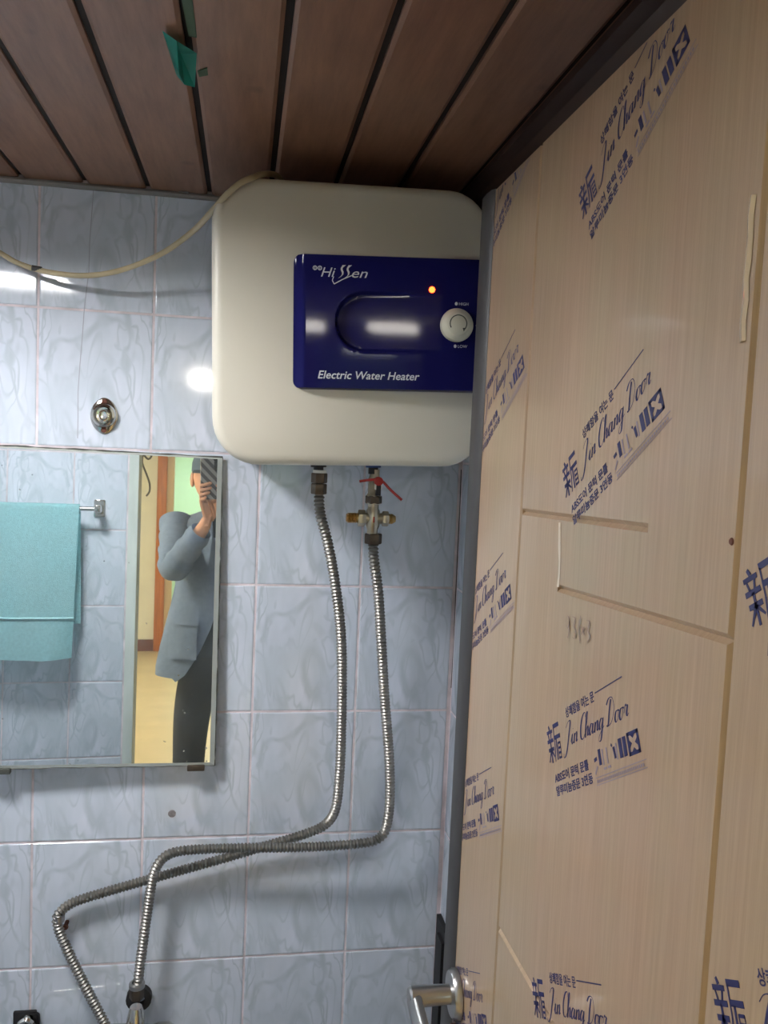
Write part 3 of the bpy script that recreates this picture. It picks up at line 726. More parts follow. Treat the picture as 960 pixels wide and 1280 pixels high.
for (px_, py_), s in (((566, 382.5), 'HIGH'), ((565, 434.5), 'LOW'), ((591.5, 409.5), 'OFF')):
    c = hl(px_, py_, -.012); bm = bmesh.new()
    add_poly(bm, [Vector((c.x+.0022*math.cos(2*PI*i/14), c.z+.0026*math.sin(2*PI*i/14), 0)) for i in range(14)], (0, 0, .0003))
    hletters('scale_mark', [(done(bm), Matrix.Identity(4)), (text(s, .0062, 0), Matrix.Translation((c.x+.0042, c.z-.0022, 0)))])
c = hl(536.5, 365, -.012)
li = link('indicator_light', lathe([(0, 0), (.0046, 0), (.0046, .001), (.0038, .0026), (0, .0034)], 16, (c.x, PF+.0006-wedge(c.x, c.z), c.z), '-y'), 'led', panel); li['label'] = 'glowing red indicator light'
# pipe stubs under the tank
YP = 1.45
def stub(px_, mat2, nm):
    p = onY(px_, 584, YP); q = p-heater.location
    o = link('pipe_stub', lathe([(0, .02), (.0085, .02), (.0085, -.014), (0, -.014)], 16, (q.x, q.y, -.004)), 'black', heater)
    link(nm, lathe([(.0086, .002), (.0135, .002), (.0135, -.004), (.0086, -.004)], 18, (q.x, q.y, -.003)), mat2, o)
stub(398, 'black', 'sealing_ring'); stub(466.5, 'blue_ring', 'blue_ring')

# ------------------------------------------------------------------ hoses and safety valve
def corrugated(pts, r=.0083, amp=.0015, pitch=.0066):
    P = spline(pts, pitch/4); bm = bmesh.new()
    add_tube(bm, P, lambda i: r + amp*math.cos(i*PI/2), 12); return done(bm)
def hexnut(p, r, h0, h1, axis='z'):
    bm = bmesh.new(); add_lathe(bm, [(0, h0), (r*.93, h0), (r, h0+.0015), (r, h1-.0015), (r*.93, h1), (0, h1)], 6, p, axis); return done(bm)
lp = [(399, 612, 1.45), (400, 640, 1.452), (410, 680, 1.46), (419, 730, 1.475), (426, 790, 1.495), (427.5, 850, 1.515), (426.5, 920, 1.535), (424, 975, 1.55), (419, 1012, 1.56), (406, 1031, 1.573), (380, 1043, 1.581), (340, 1055, 1.588), (290, 1070, 1.594), (230, 1087, 1.595), (170, 1104, 1.597), (112, 1121, 1.597), (88, 1130, 1.597), (73, 1143, 1.595), (72, 1156, 1.593), (80, 1178, 1.59), (103, 1226, 1.58), (128, 1274, 1.57), (150, 1318, 1.555)]
P0 = onY(399, 600, YP)
h1 = empty('flexible_hose', P0, 'corrugated metal hose from the left heater outlet, crossing behind to the lower left', 'hose', 'corrugated metal hoses')
link('corrugated_tube', corrugated([onY(*p) for p in lp]), 'hose', h1, off=P0)
link('nut', hexnut((0, 0, 0), .0135, -.024, -.006), 'dark_nut', h1)
link('nut', hexnut((0, 0, 0), .0138, -.005, .012), 'dark_nut', h1)
link('washer', lathe([(.006, .012), (.0115, .012), (.0115, .017), (.006, .017)], 18), 'white_ring', h1)
link('cuff', lathe([(.0095, -.006), (.0108, -.005), (.0108, .008), (.0095, .009)], 14, (onY(*lp[17])-P0)+Vector((.001, 0, -.008))), 'steel', h1)
rp = [(466.5, 672, 1.45), (467.5, 700, 1.452), (473, 742, 1.462), (476.5, 800, 1.48), (480.5, 870, 1.50), (486, 940, 1.52), (487.5, 990, 1.532), (484.5, 1026, 1.542), (476, 1046, 1.548), (452, 1054, 1.548), (380, 1059, 1.551), (300, 1060, 1.556), (232, 1063, 1.562), (206, 1071, 1.566), (193, 1090, 1.567), (187, 1120, 1.567), (180, 1170, 1.564), (174, 1215, 1.56), (171.5, 1246, 1.557)]
P1 = onY(466.5, 674, YP)
h2 = empty('flexible_hose', P1, 'corrugated metal hose below the brass cross valve, bent level then down to the tap', 'hose', 'corrugated metal hoses')
link('corrugated_tube', corrugated([onY(*p) for p in rp]), 'hose', h2, off=P1)
link('nut', hexnut((0, 0, 0), .0150, -.008, .010), 'dark_nut', h2)
e_ = onY(171, 1240, 1.557)
link('nut', hexnut(e_-P1, .0135, -.012, .010), 'dark_nut', h2)
link('collar', lathe([(.0095, .010), (.0145, .010), (.0145, .017), (.0095, .019)], 18, e_-P1), 'steel', h2)
# valve
V = onY(466, 648, YP)
vz = lambda y: (640-y)/FPX*YP*1.0 - (640-648)/FPX*YP
vx = lambda x: (x-466)/FPX*YP
valve = empty('safety_valve', V, 'nickel cross-shaped safety valve with red lever under the heater', 'valve')
link('valve_body', lathe([(0, vz(640)), (.0088, vz(640)), (.0088, vz(630)), (.0125, vz(629)), (.0125, vz(618)), (.0105, vz(616)), (.0105, vz(597)), (.0085, vz(594)), (.0085, vz(586)), (0, vz(586))], 24), 'nickel', valve)
link('nut', hexnut((0, 0, 0), .0145, vz(629), vz(619)), 'dark_nut', valve)
bm = bmesh.new(); add_lathe(bm, [(0, vz(670)), (.0095, vz(670)), (.0095, vz(662)), (.0118, vz(658)), (.0118, vz(638)), (.0095, vz(635)), (.0095, vz(628)), (0, vz(628))], 24)
add_lathe(bm, [(0, -.018), (.0095, -.018), (.0095, .018), (0, .018)], 24, (0, 0, 0), 'x'); cross = link('cross_body', done(bm), 'nickel', valve)
pn = link('printed_dot', box((-.0012, -.0126, -.006), (.0012, -.0112, .004)), 'red', cross, smooth=False)
lf = link('relief_outlet', hexnut((0, 0, 0), .0145, vx(447), vx(456), 'x'), 'nickel', valve)
prof = [(0, vx(432)), (.0068, vx(432)), (.0068, vx(433.5))]
for k in range(6): prof += [(.0092, vx(434+k*2)), (.0078, vx(435+k*2))]
prof += [(.0088, vx(447)), (0, vx(447))]
link('thread', lathe(prof, 20, (0, 0, 0), 'x'), 'brass', lf)
rg = link('test_plug', hexnut((0, 0, 0), .0132, vx(478), vx(486), 'x'), 'nickel', valve)
link('thread', lathe([(0, vx(486)), (.0088, vx(486)), (.0088, vx(488)), (.0075, vx(488.5)), (.0088, vx(489)), (.0088, vx(491)), (.0072, vx(491.5)), (.008, vx(492)), (.0055, vx(495)), (0, vx(495.5))], 20, (0, 0, 0), 'x'), 'brass', rg)
lv = link('lever', tube([(vx(445), -.020, vz(601)), (vx(455), -.020, vz(599)), (vx(466), -.020, vz(598)), (vx(474), -.021, vz(600)), (vx(484), -.025, vz(610)), (vx(498), -.032, vz(622))], lambda i: .0023, 10, .006), 'red', valve)
link('lever_hub', lathe([(0, -.004), (.0075, -.004), (.0075, .012), (.0045, .0135), (0, .0135)], 16, (vx(469), -.012, vz(600)), '-y'), 'red', lv)
link('drain_tongue', box((vx(466.5), -.022, vz(618)), (vx(472.5), -.0105, vz(603)), .0015), 'black', valve)
link('drain_frame', box((vx(465), -.0195, vz(611)), (vx(474), -.0100, vz(601.5)), .002), 'white_ring', valve)

# tap below the frame and its inlets
t0 = onY(170, 1266, 1.56)
tap = empty('bathroom_tap', t0+Vector((-.07, 0, -.12)), 'chrome wall tap whose top edge shows at the bottom', 'tap')
q0 = t0-tap.location
link('inlet_collar', lathe([(0, .012), (.011, .012), (.013, .006), (.017, -.012), (.017, -.03), (0, -.03)], 20, q0), 'chrome', tap)
link('rubber_gasket', lathe([(.012, -.004), (.024, -.006), (.024, .008), (.012, .010)], 20, q0+Vector((0, .048, -.002)), '-y'), 'black', tap)
link('spout_body', tube([q0+Vector((.03, -.005, -.046)), q0+Vector((-.03, -.005, -.040)), q0+Vector((-.09, -.004, -.043)), q0+Vector((-.17, .0, -.045))], .021, 18, .01), 'chrome', tap)
link('spout', tube([q0+Vector((-.06, -.01, -.04)), q0+Vector((-.065, -.09, -.05)), q0+Vector((-.067, -.15, -.075)), q0+Vector((-.067, -.165, -.11))], .012, 14, .01), 'chrome', tap)
link('valve_handle', lathe([(0, 0), (.02, 0), (.024, .01), (.024, .03), (.018, .04), (0, .042)], 20, q0+Vector((.03, -.005, -.046)), 'x'), 'chrome', tap)
f0 = onY(32, 1272, D-.004)
fl_ = empty('pipe_flange', f0, 'small black broken pipe flange at the lower left tiles', 'flange')
link('plate', box((-.022, -.004, -.03), (.020, .003, .014), .002), 'black', fl_)
link('ring', lathe([(.010, 0), (.0175, 0), (.0175, .012), (.014, .016), (.010, .016)], 20, (.004, -.003, -.008), '-y'), 'chrome', fl_)
link('chipped_edge', box((.004, -.006, -.028), (.026, -.001, .010), .006, 3), 'black', fl_)

# ------------------------------------------------------------------ power cable
cp = [(-120, 235, 1.585), (-60, 280, 1.58), (0, 316, 1.575), (25, 330, 1.57), (60, 340, 1.56), (105, 344.5, 1.545), (150, 338, 1.52), (200, 318, 1.48), (240, 290, 1.43), (266, 263, 1.335), (282, 245, 1.293), (299, 230, 1.284), (315, 222, 1.288), (330, 217.5, 1.32), (345, 219, 1.40), (352, 226, 1.45)]
cb_ = tag(link('power_cable', tube([Vector((LX+.004, 1.55, CZ+.40)), Vector((-.95, 1.57, CZ+.37))]+[onY(*p) for p in cp], .0046, 12, .008), 'cable'), 'ivory power cable sagging across the tiles to the heater top', 'cable')
for a0 in ((40, 52),):
    pts = [onY(x, 334+(x-35)*.18, 1.5635) for x in a0]
    link('printed_band', tube([pts[0].lerp(pts[1], t/4)+Vector((0, 0, 0)) for t in range(5)], .0049, 12), 'print_dark', cb_)

# ------------------------------------------------------------------ small things on the wall and ceiling
b0 = onY(130.5, 520, D)
br = empty('wall_bracket', b0, 'oval chrome holder plate with two rusty screws above the mirror', 'bracket')
bm = bmesh.new(); n = 40; rr_ = []
for y, k in ((-.0003, 1), (-.003, .98), (-.0045, .9)):
    rr_.append([bm.verts.new((.0245*k*math.cos(2*PI*i/n)*(1-.22*abs(math.sin(2*PI*i/n))**3), y, .0335*k*math.sin(2*PI*i/n))) for i in range(n)])
for a, b in zip(rr_, rr_[1:]):
    for i in range(n): bm.faces.new((a[i], a[(i+1) % n], b[(i+1) % n], b[i]))
bm.faces.new(rr_[-1]); link('base_plate', done(bm), 'chrome', br)
link('cup', lathe([(.0215, .003), (.0220, .010), (.0200, .016), (.0165, .018), (.0140, .016), (.0135, .008), (0, .006)], 36, (0, 0, .001), '-y', 1, 1.05), 'chrome', br)
link('socket', lathe([(.0085, .006), (.0085, .021), (.0065, .022), (.0060, .012), (0, .011)], 24, (.001, 0, 0), '-y', 1, 1.25), 'chrome', br)
for s in (-1, 1): link('screw', lathe([(0, .003), (.0055, .003), (.005, .0065), (0, .0075)], 14, (0, 0, s*.0255), '-y'), 'rust', br)
c = onY(215, 1017, D); tag(link('wall_plug', lathe([(0, 0), (.0075, 0), (.0066, .0012), (0, .0016)], 18, c, '-y'), plain('grey_brown_plug', (140, 134, 132), .8, noise=.25, scale=200)), 'small round grey brown plug in a tile below the mirror', 'plug')
c = onY(84, 1152, D); tag(link('rusty_screw', lathe([(0, 0), (.004, 0), (.004, .016), (.006, .017), (.0055, .020), (0, .021)], 12, c, '-y'), 'rust'), 'rusty screw in the tiles behind the hose bend', 'screw')
c = onY(232, 239, D-.006); bm = bmesh.new(); bmesh.ops.create_icosphere(bm, subdivisions=3, radius=.008)
for v in bm.verts: v.co = Vector((v.co.x*1.5, v.co.y, v.co.z*.7))*(1+.15*math.sin(v.co.x*700)) + c
tag(link('sealant_blob', done(bm), 'bead'), 'grey sealant blob at the ceiling edge left of the heater', 'sealant')
# hairline crack through one tile
def wl_line(pts, wdt, mat, name, label):
    bm = bmesh.new(); P = [onY(x, y, D-.0004) for x, y in pts]; pr = None
    for i, p in enumerate(P):
        t = (P[min(i+1, len(P)-1)]-P[max(i-1, 0)]).normalized(); s = t.cross(Vector((0, 1, 0)))*wdt
        q = (bm.verts.new(p+s), bm.verts.new(p-s))
        if pr: bm.faces.new((pr[0], pr[1], q[1], q[0]))
        pr = q
    o = link(name, done(bm), mat, wb, smooth=False); o['label'] = label
M['hair_crack'] = plain('hairline_crack', (160, 164, 174), .7)
wl_line([(117, 236), (114.5, 270), (112, 305), (111, 340), (105.5, 384), (103, 420), (100, 455), (97.5, 490), (97.5, 522), (97, 548)], .0008, 'hair_crack', 'hairline_crack', 'thin dark hairline crack down the upper tiles')
M['corner_gap'] = plain('open_corner_joint', (66, 60, 62), .8)
wl_line([(576.5, 587), (575, 630), (572, 690), (570, 735), (567.5, 800), (564, 860)], .0009, 'corner_gap', 'corner_crack', 'dark open joint at the wall corner')

# tape on the ceiling
tz = CEIL-.0016
tp = [onZ(x, y, tz) for x, y in ((203, 36), (221, 39), (246, 62), (244, 92), (231, 84), (221, 81))]
ta = empty('tape_piece', tp[0], 'crumpled teal green tape stuck to a ceiling groove', 'tape')
bm = bmesh.new(); drop = [.002, .010, .004, .016, .020, .012]
tv = [bm.verts.new(p-Vector((0, 0, d))) for p, d in zip(tp, drop)]
mid = bm.verts.new((tp[0]+tp[3])/2-Vector((0, 0, .024))); mid2 = bm.verts.new((tp[1]+tp[4])/2-Vector((0, 0, .004)))
for tri in ((0, 1, 6), (1, 7, 6), (1, 2, 7), (2, 3, 7), (3, 4, 7), (4, 6, 7), (4, 5, 6), (5, 0, 6)):
    vv_ = tv+[mid, mid2]; bm.faces.new([vv_[i] for i in tri])
bmesh.ops.solidify(bm, geom=bm.faces[:], thickness=.0006)
link('flap', done(bm), 'tape', ta, smooth=False, off=ta.location)
for nm, q4 in (('strip', ((226, -6), (240, -6), (246, 46), (236, 44))), ('scrap', ((247, 88), (259, 84), (260, 93), (249, 95)))):
    bm = bmesh.new(); add_poly(bm, [onZ(x, y, tz+.0006) for x, y in q4], (0, 0, -.0012)); link(nm, done(bm), 'tape_dark', ta, smooth=False, off=ta.location)

# ------------------------------------------------------------------ mirror
mc = [onM(-210, 545.5), onM(278.5, 571.5), onM(268.5, 956.5), onM(-205, 964)]
mroot = empty('wall_mirror', (mc[2]+mc[3])/2, 'frameless wall mirror with a worn rim, showing towel and photographer', 'mirror')
def inset(poly, d0, d1, d2, d3):
    """quad inset: top, right, bottom, left distances"""
    tl, tr, b_r, bl = poly; r = (tr-tl).normalized(); dn = (bl-tl).normalized()
    return [tl+r*d3+dn*d0, tr-r*d1+dn*d0, b_r-r*d1-dn*d2, bl+r*d3-dn*d2]
inner = inset(mc, .004, .0095, .007, .006)
bm = bmesh.new(); f = [bm.verts.new(p-MN*.004) for p in inner]; bm.faces.new(f)
me = done(bm); gl = link('mirror_glass', me, 'mirror', mroot, smooth=False)
gl.parent = mroot; me.transform(Matrix.Translation(-MP)); gl.location = MP-mroot.location
bm = bmesh.new(); A = [bm.verts.new(p-MN*.004) for p in inner]; B = [bm.verts.new(p-MN*.0015) for p in mc]; C = [bm.verts.new(p+MN*.002) for p in mc]
for i in range(4):
    j = (i+1) % 4; bm.faces.new((A[i], A[j], B[j], B[i])); bm.faces.new((B[i], B[j], C[j], C[i]))
bm.faces.new(C)
link('bevelled_edge', done(bm), 'bevel', mroot, smooth=False, off=mroot.location)
# blackened rim along top and right
def rimline(a, b, r, mat):
    return link('blackened_rim', tube([a.lerp(b, t/40)+Vector((0, 0, random.uniform(-.0007, .0007))) for t in range(41)], lambda i: r*(.5+random.random()*.9), 6), mat, mroot, off=mroot.location)
M['rim'] = plain('blackened_silver', (70, 72, 66), .6, noise=.4, scale=60)
rimline(mc[0]-MN*.001, mc[1]-MN*.001, .0015, 'rim'); rimline(mc[2]-MN*.001, mc[3]-MN*.001, .0011, 'rim'); rimline(mc[1]-MN*.001, mc[2]-MN*.001, .0012, 'rim')
for x, y in ((2, 962), (245, 958)):
    p = onM(x, y)-mroot.location
    link('clip', box((p.x-.016, p.y-.007, p.z-.007), (p.x+.016, p.y+.004, p.z+.004), .0015), 'dark_nut' if x > 100 else 'rim', mroot)

# ------------------------------------------------------------------ towel rail and towel (seen in the mirror)
RY = FY+.075
ra = mir(122, 636, RY)
rail = empty('towel_rail', (ra.x, FY, ra.z), 'chrome towel rail on the doorway wall in the mirror', 'towel rail')
link('bar', lathe([(0, 0), (.007, 0), (.007, .62), (0, .62)], 16, (0, RY-FY, 0), '-x'), 'chrome', rail)
for bx in (0, -.62):
    b_ = link('bracket', box((bx-.009, .006, -.012), (bx+.011, RY-FY+.010, .012), .004), 'chrome', rail)
    link('rosette', box((bx-.018, 0, -.028), (bx+.018, .008, .028), .004), 'chrome', b_)
tx1 = mir(100, 640, RY).x; tx0 = tx1-.46; tzt = ra.z+.008
zf = mir(60, 822, RY+.02).z
bm = bmesh.new(); NU, NVf, NVb = 44, 34, 26; rows = []
prof = []
for k in range(NVb): t = k/NVb; prof.append((FY+.05-.004*t, (zf+.10)+(tzt-.012-(zf+.10))*t, 1))
for k in range(9): a = PI-PI*k/8; prof.append((RY+math.cos(a)*.0105, tzt-.004+math.sin(a)*.010, 0))
for k in range(1, NVf+1): t = k/NVf; prof.append((RY+.0105+.012*t, tzt-.010-(tzt-.010-zf)*t, -1))
for y, z, sd in prof:
    row = []; dr = max(0, (tzt-z)/(tzt-zf))
    for i in range(NU+1):
        u = i/NU; x = tx0+(tx1-tx0)*u
        wv = .010*dr*math.sin(u*9.5+.6)+.005*dr*math.sin(u*21+dr*2)
        x2 = x + (-.012*dr*u if sd <= 0 else .010*dr*u)
        row.append(bm.verts.new((x2, max(FY+.012, y+(wv if sd <= 0 else wv*.4)), z - (.012*u*u*dr*(1 if sd < 0 else 0)) + (.03*max(0, u-.8)*dr*5*.35 if sd < 0 else 0))))
    rows.append(row)
for a, b in zip(rows, rows[1:]):
    for i in range(NU): bm.faces.new((a[i], a[i+1], b[i+1], b[i]))
bmesh.ops.solidify(bm, geom=bm.faces[:], thickness=.004)
trt = tag(link('towel', done(bm), 'towel'), 'aqua terry towel hanging over the rail, reflected in the mirror', 'towel')
bm = bmesh.new(); ks = len(prof)-9                           # woven border band near the hem
for kk in (ks, ks-1):
    P = [rows_co for rows_co in []]
zband = mir(60, 772, RY+.02).z
pts = []
for i in range(NU+1):
    u = i/NU; dr = (tzt-zband)/(tzt-zf); wv = .010*dr*math.sin(u*9.5+.6)+.005*dr*math.sin(u*21+dr*2)
    pts.append(Vector((tx0+(tx1-tx0)*u-.012*dr*u, RY+.0105+.012*dr+wv+.0035, zband)))
link('woven_border', tube(pts, .0028, 6), 'towel', trt)

# loose cable beside the doorway frame
wy = FY-.22
wp = [mir(x, y, wy) for x, y in ((178, 540), (177, 556), (180, 568), (186, 574), (190, 568), (186, 561), (180, 566), (178, 578), (183, 592), (187, 604), (187, 614), (183, 620))]
tag(link('loose_cable', tube(wp, .0035, 8, .006), 'wire'), 'thin grey cable looped by the doorway, high in the mirror', 'cable')

# ------------------------------------------------------------------ phone (its lens is the viewpoint)
ph = bpy.data.objects.new('smartphone', None); COL.objects.link(ph); ph.empty_display_size = .05
pm = Matrix((RGT, FWD, UPV)).transposed().to_4x4(); pm.translation = EYE - FWD*.016 ; ph.matrix_world = pm
tag(ph, 'smartphone in a grey striped case held up in front of the face', 'phone')
pw, phh = .076, .160
pcx, pcz = -.022, .018-phh/2
me = rr_loft(pw, phh, .010, [(.004, .0012), (.0032, 0), (-.004, 0), (-.005, .0012)], 5); me.transform(Matrix.Translation((pcx, -.001, pcz)) @ Matrix.Rotation(PI, 4, 'Z'))
link('case', me, 'case', ph)
me = rr_loft(pw-.006, phh-.006, .008, [(-.0006, .0004), (0, 0), (.0006, .0004)], 5); me.transform(Matrix.Translation((pcx, -.0056, pcz))); link('screen', me, 'glass_black', ph)
cm_ = link('camera_module', rr_loft(.020, .052, .008, [(0, .0008), (.0008, 0), (.002, 0)], 5), 'glass_black', ph); cm_.location = (0, .0032, -.012)
for dz in (0, -.016, .016): link('lens', lathe([(0, .0004), (.0045, .0004), (.006, .0009), (.006, 0)], 18, (0, 0, dz), '-y'), 'chrome', cm_)
for me_ in [c.data for c in cm_.children]: me_.transform(Matrix.Scale(-1, 4, (0, 1, 0)))

# ------------------------------------------------------------------ photographer, seen only in the mirror
BX, BY = .03, -.36
def skin(name, joints, bones, root=0, sub=2):
    me = bpy.data.meshes.new(name); me.from_pydata([j[0] for j in joints], bones, [])
    o = bpy.data.objects.new(name, me); COL.objects.link(o)
    md = o.modifiers.new('skin', 'SKIN'); md.use_smooth_shade = True; md.branch_smoothing = .4
    for i, j in enumerate(joints):
        sv = me.skin_vertices[0].data[i]; r = j[1]; sv.radius = r if isinstance(r, tuple) else (r, r); sv.use_root = (i == root)
    o.modifiers.new('sub', 'SUBSURF').levels = sub
    return bake(o)
V3 = lambda x, y, z: Vector((x, y, CZ+z))
SHL, ELL, WRL = V3(-.145, -.35, -.265), V3(-.150, -.19, -.415), V3(-.040, -.075, -.245)
SHR, ELR, WRR = V3(.205, -.35, -.265), V3(.235, -.20, -.43), V3(.062, -.070, -.215)
J = [(V3(BX, BY, -.78), (.10, .085)), (V3(BX, BY, -.62), (.125, .095)), (V3(BX, BY, -.45), (.135, .10)), (V3(BX, BY+.0, -.30), (.14, .095)), (V3(BX-.004, BY+.005, -.215), (.062, .06)), (V3(BX-.012, BY+.03, -.165), (.052, .055)),
     (V3(BX-.036, BY+.045, -.10), (.055, .068)), (V3(BX-.042, BY+.045, -.035), (.064, .08)), (V3(BX-.042, BY+.035, .02), (.05, .06)),
     (SHL, .055), (ELL, .042), (WRL, .027), (SHR, .055), (ELR, .042), (WRR, .027),
     (V3(-.055, BY, -.88), (.060, .062)), (V3(-.07, BY+.02, -1.16), (.055, .058)), (V3(-.072, BY-.01, -1.54), (.036, .04)), (V3(-.075, BY+.10, -1.585), (.036, .026)),
     (V3(.125, BY, -.88), (.060, .062)), (V3(.145, BY+.02, -1.16), (.055, .058)), (V3(.15, BY-.01, -1.54), (.036, .04)), (V3(.155, BY+.10, -1.585), (.036, .026)),
     # left hand: palm, then fingers round the phone edge
     (WRL+Vector((.012, .02, .045)), (.030, .016)),
     (WRR+Vector((-.012, .02, .045)), (.030, .016))]
Bn = [(0,1),(1,2),(2,3),(3,4),(4,5),(5,6),(6,7),(7,8),(3,9),(9,10),(10,11),(3,12),(12,13),(13,14),(0,15),(15,16),(16,17),(17,18),(0,19),(19,20),(20,21),(21,22),(11,23),(14,24)]
body = skin('person', J, Bn, 0)
def finger(pts, r0=.0085, r1=.0062):
    P = spline(pts, .006); bm = bmesh.new(); n = len(P); add_tube(bm, P, lambda i: r0+(r1-r0)*i/n if i < n-1 else r1*.45, 8); return done(bm)
pl_ = WRL+Vector((.012, .02, .045)); pr_ = WRR+Vector((-.012, .02, .045))
PB = lambda x, z, y=.008: EYE+RGT*x+UPV*z+FWD*(y-.016)        # phone-frame point
fing = []
for k in range(4):                                            # left fingers wrap onto the back of the phone
    b0_ = pl_+Vector((.004-.010*k*.3, .006, .012-.012*k)); zt = -.088-.017*k
    tip = PB(-.022-.004*k+[.002, .006, .003, -.006][k], zt+.008, .008)
    fing.append(finger([b0_-Vector((0, 0, .02)), b0_, PB(-.058, zt-.01, -.002), PB(-.050, zt, .010), tip]))
fing.append(finger([pl_+Vector((.012, -.012, -.02)), pl_+Vector((.02, -.018, .01)), PB(-.045, -.105, -.016), PB(-.035, -.088, -.017)], .0098, .0075))
for k in range(4):
    b0_ = pr_+Vector((-.004, .006, .012-.012*k)); zt = -.095-.016*k
    fing.append(finger([b0_-Vector((0, 0, .02)), b0_, PB(.028, zt-.012, .0), PB(.018, zt, .011), PB(-.006+.003*k, zt+.006, .009)]))
fing.append(finger([pr_+Vector((-.012, -.012, -.02)), pr_+Vector((-.02, -.018, .01)), PB(.008, -.11, -.018), PB(-.004, -.09, -.018)], .0098, .0075))
HC = V3(BX-.042, BY+.045, -.055)                               # head centre
bm = bmesh.new(); bmesh.ops.create_uvsphere(bm, u_segments=24, v_segments=18, radius=1)   # skull and face
for v in bm.verts:
    x, y, z = v.co; jaw = 1-.28*max(0, -z)**1.5; v.co = HC+Vector((x*.074*jaw, y*.094*(1-.12*max(0, -z)) + (.008*max(0, -z) if y > 0 else 0), z*.118))
for s in (-1, 1):                                             # ears
    e0 = len(bm.verts); r = bmesh.ops.create_uvsphere(bm, u_segments=12, v_segments=8, radius=1)
    for v in r['verts']: v.co = HC+Vector((s*.076+v.co.x*.010, -.004+v.co.y*.020, -.012+v.co.z*.032))
r = bmesh.ops.create_uvsphere(bm, u_segments=12, v_segments=8, radius=1)                   # nose
for v in r['verts']: v.co = HC+Vector((v.co.x*.014*(1.1-.5*v.co.z), .092+v.co.y*.017*(1-.4*v.co.z), -.022+v.co.z*.026))
r = bmesh.ops.create_uvsphere(bm, u_segments=12, v_segments=6, radius=1)                   # lips
for v in r['verts']: v.co = HC+Vector((v.co.x*.024, .083+v.co.y*.008, -.066+v.co.z*.008))
head = done(bm)
pbody = join([(body, Matrix.Identity(4)), (head, Matrix.Identity(4))]+[(f_, Matrix.Identity(4)) for f_ in fing])
P_ORG = Vector((BX, BY, 0))
person = link('person', pbody, 'skin', off=P_ORG); person.location = P_ORG
tag(person, 'person in blue grey jacket and dark trousers photographing, reflected in the mirror', 'person')
def wear(name, me, mat): return link(name, me, mat, person, off=P_ORG)
for s in (-1, 1): wear('eye', lathe([(0, .006), (.008, .005), (.011, 0), (0, 0)], 12, HC+Vector((s*.03, .080, .004)), '-y', 1, .6), 'eye').data.transform(Matrix.Identity(4))
# cap with a short brim and button
bm = bmesh.new(); n = 28; rings = []
for k in range(8):
    a = PI/2*k/7; rings.append([bm.verts.new(HC+Vector((.081*math.cos(a)*math.cos(2*PI*i/n), -.004+.101*math.cos(a)*math.sin(2*PI*i/n), .032+.092*math.sin(a)**.9)) if k else HC+Vector((.081*math.cos(2*PI*i/n), -.004+.101*math.sin(2*PI*i/n), .020))) for i in range(n)])
for a, b in zip(rings, rings[1:]):
    for i in range(n): bm.faces.new((a[i], a[(i+1) % n], b[(i+1) % n], b[i]))
bmesh.ops.remove_doubles(bm, verts=bm.verts, dist=1e-6)
cap = wear('cap', done(bm), 'cap')
bm = bmesh.new(); ra_, rb_ = [], []
for i in range(15):
    a = PI*(.14+.72*i/14); ra_.append(bm.verts.new(HC+Vector((.081*math.cos(a), -.004+.101*math.sin(a), .026)))); rb_.append(bm.verts.new(HC+Vector((.088*math.cos(a), .012+.125*math.sin(a), .012))))
for i in range(14): bm.faces.new((ra_[i], ra_[i+1], rb_[i+1], rb_[i]))
bmesh.ops.solidify(bm, geom=bm.faces[:], thickness=.003)
link('brim', done(bm), 'cap', cap, off=P_ORG)
bm = bmesh.new(); bmesh.ops.create_uvsphere(bm, u_segments=20, v_segments=12, radius=1)
for v in bm.verts: v.co = HC+Vector((v.co.x*.077, -.016+v.co.y*.088, .004+v.co.z*.055))
wear('hair', done(bm), 'hair')
# jacket: loft round the torso, open at the front below one button
def jacket_body():
    bm = bmesh.new(); prev = None; NA = 56
    prof = [(-.195, .075, .072, 0), (-.21, .115, .085, .0), (-.232, .168, .10, 0), (-.27, .192, .118, 0), (-.34, .186, .130, 0), (-.42, .176, .130, 0), (-.50, .176, .128, 0), (-.58, .192, .134, .02), (-.66, .212, .142, .10), (-.74, .230, .150, .22), (-.80, .242, .156, .34), (-.845, .247, .158, .46), (-.875, .247, .158, .66)]
    for z, rx, ry, gap in prof:
        ring = []
        for i in range(NA+1):
            u = i/NA; a = PI/2+gap+ (2*PI-2*gap)*u
            c, s = math.cos(a), math.sin(a); e = .82
            x = math.copysign(abs(c)**e, c)*rx; y = math.copysign(abs(s)**e, s)*ry
            fold = .007*max(0, (-.5-z)/.37)*math.sin(a*7+1)
            lift = .05*max(0, (-.80-z)/.075)*max(0, 1-abs(u-.5)*2)*.4
            ring.append(bm.verts.new(V3(BX+x*(1+fold*3), BY+y*(1+fold*3)-.01, z+lift+(.012 if x < -.17 and z < -.8 else 0))))
        if prev:
            for i in range(NA): bm.faces.new((prev[i], prev[i+1], ring[i+1], ring[i]))
        prev = ring
    bmesh.ops.solidify(bm, geom=bm.faces[:], thickness=.006); return done(bm)
jk = wear('jacket', jacket_body(), 'jacket')
def sleeve(a, b, c, name):
    P = spline([a+Vector((0, -.01, .02)), a.lerp(b, .35), b, b.lerp(c, .35), b.lerp(c, .90)], .018); n = len(P); bm = bmesh.new()
    def rad(i):
        t = i/(n-1); return (.070-.012*min(1, t*2) if t < .5 else .058-.014*(t-.5)*2) + .0030*math.sin(i*1.7)+.0018*math.sin(i*3.1+1)
    add_tube(bm, P, rad, 22, cap=False); bmesh.ops.solidify(bm, geom=bm.faces[:], thickness=-.004)
    return link(name, done(bm), 'jacket', jk, off=P_ORG)
sleeve(SHL, ELL, WRL, 'sleeve'); sleeve(SHR, ELR, WRR, 'sleeve')
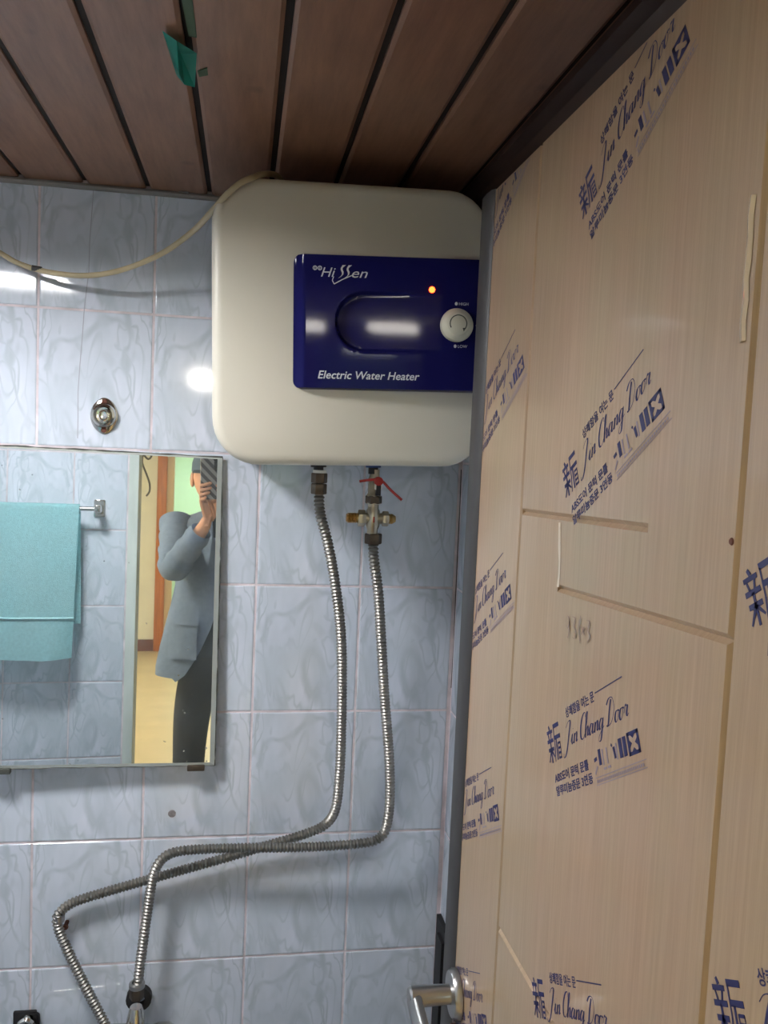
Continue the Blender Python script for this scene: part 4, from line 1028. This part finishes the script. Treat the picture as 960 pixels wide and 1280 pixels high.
JS = lambda x, z, d: V3(x, BY+d, z)
def front_y(x, z): # front surface of the jacket
    k = max(0, min(1, (-.5-z)/.37)); rx = .18+.067*k; ry = .130+.028*k
    return ry*(max(0.0, 1-min(1, abs((x-BX)/rx))**(2/.82)))**(.82/2)-.005
bm = bmesh.new(); zt = -.605                                   # patch pocket with flap, left front
for (x0, x1, z0, z1, d0) in ((-.165, -.055, -.78, -.62, .016), (-.17, -.05, -.645, -.605, .024)):
    g = []
    for i in range(7):
        x = x0+(x1-x0)*i/6; g.append([bm.verts.new(JS(x, z, front_y(x, z)+d0)) for z in (z0, (z0+z1)/2, z1)])
    for i in range(6):
        for j in range(2): bm.faces.new((g[i][j], g[i+1][j], g[i+1][j+1], g[i][j+1]))
bmesh.ops.solidify(bm, geom=bm.faces[:], thickness=.004)
link('pocket', done(bm), 'jacket', jk, off=P_ORG)
for s in (-1, 1):                                              # lapels
    bm = bmesh.new(); pts = [(.012*s, -.50), (.05*s, -.42), (.098*s, -.335), (.082*s, -.315), (.096*s, -.295), (.06*s, -.205), (.045*s, -.20), (.035*s, -.30)]
    f1 = [bm.verts.new(JS(BX+x, z, max(.07, front_y(BX+x, z)-(.02 if z > -.25 else 0))+.010)) for x, z in pts]; bm.faces.new(f1); bmesh.ops.solidify(bm, geom=bm.faces[:], thickness=.004)
    link('lapel', done(bm), 'jacket', jk, smooth=False, off=P_ORG)
for z in (-.505, -.56): link('button', lathe([(0, 0), (.009, 0), (.009, .003), (0, .004)], 14, JS(BX-.012, z, front_y(BX, z)+.006), 'y'), 'shoe', jk, off=P_ORG)
bm = bmesh.new(); pts = [(-.038, -.21), (.038, -.21), (.02, -.40), (.0, -.50), (-.02, -.40)]
bm.faces.new([bm.verts.new(JS(BX+x, z, max(.072, front_y(BX+x, z)-.02)+.008)) for x, z in pts]); bmesh.ops.solidify(bm, geom=bm.faces[:], thickness=.003)
wear('shirt_front', done(bm), 'shirt')
bm = bmesh.new(); add_lathe(bm, [(.13, -.03), (.128, -.12), (.125, -.24), (.12, -.32)], 30, V3(BX, BY, -.46), 'z', 1.15, .88); wear('shirt', done(bm), 'shirt')
# trousers
TJ = [(V3(BX, BY, -.70), (.128, .105)), (V3(BX, BY, -.80), (.135, .112)), (V3(-.060, BY, -.92), (.088, .092)), (V3(-.072, BY+.012, -1.16), (.070, .072)), (V3(-.075, BY, -1.40), (.064, .066)), (V3(-.076, BY, -1.57), (.064, .068)),
      (V3(.130, BY, -.92), (.088, .092)), (V3(.145, BY+.012, -1.16), (.070, .072)), (V3(.148, BY, -1.40), (.064, .066)), (V3(.150, BY, -1.57), (.064, .068))]
wear('trousers', skin('trousers', TJ, [(0,1),(1,2),(2,3),(3,4),(4,5),(1,6),(6,7),(7,8),(8,9)], 0), 'trousers')
for x in (-.076, .152):
    bm = bmesh.new(); rings = []
    for y, wd_, ht in ((-.09, .02, .03), (-.085, .034, .07), (-.03, .038, .085), (.03, .040, .075), (.09, .045, .05), (.15, .040, .035), (.175, .02, .022)):
        rings.append([bm.verts.new(Vector((x+wd_*math.cos(2*PI*i/16), BY+y, max(0.001, ht*.5+ht*.5*math.sin(2*PI*i/16))))) for i in range(16)])
    for a, b in zip(rings, rings[1:]):
        for i in range(16): bm.faces.new((a[i], a[(i+1) % 16], b[(i+1) % 16], b[i]))
    bm.faces.new(rings[0]); bm.faces.new(rings[-1][::-1]); wear('shoe', done(bm), 'shoe')
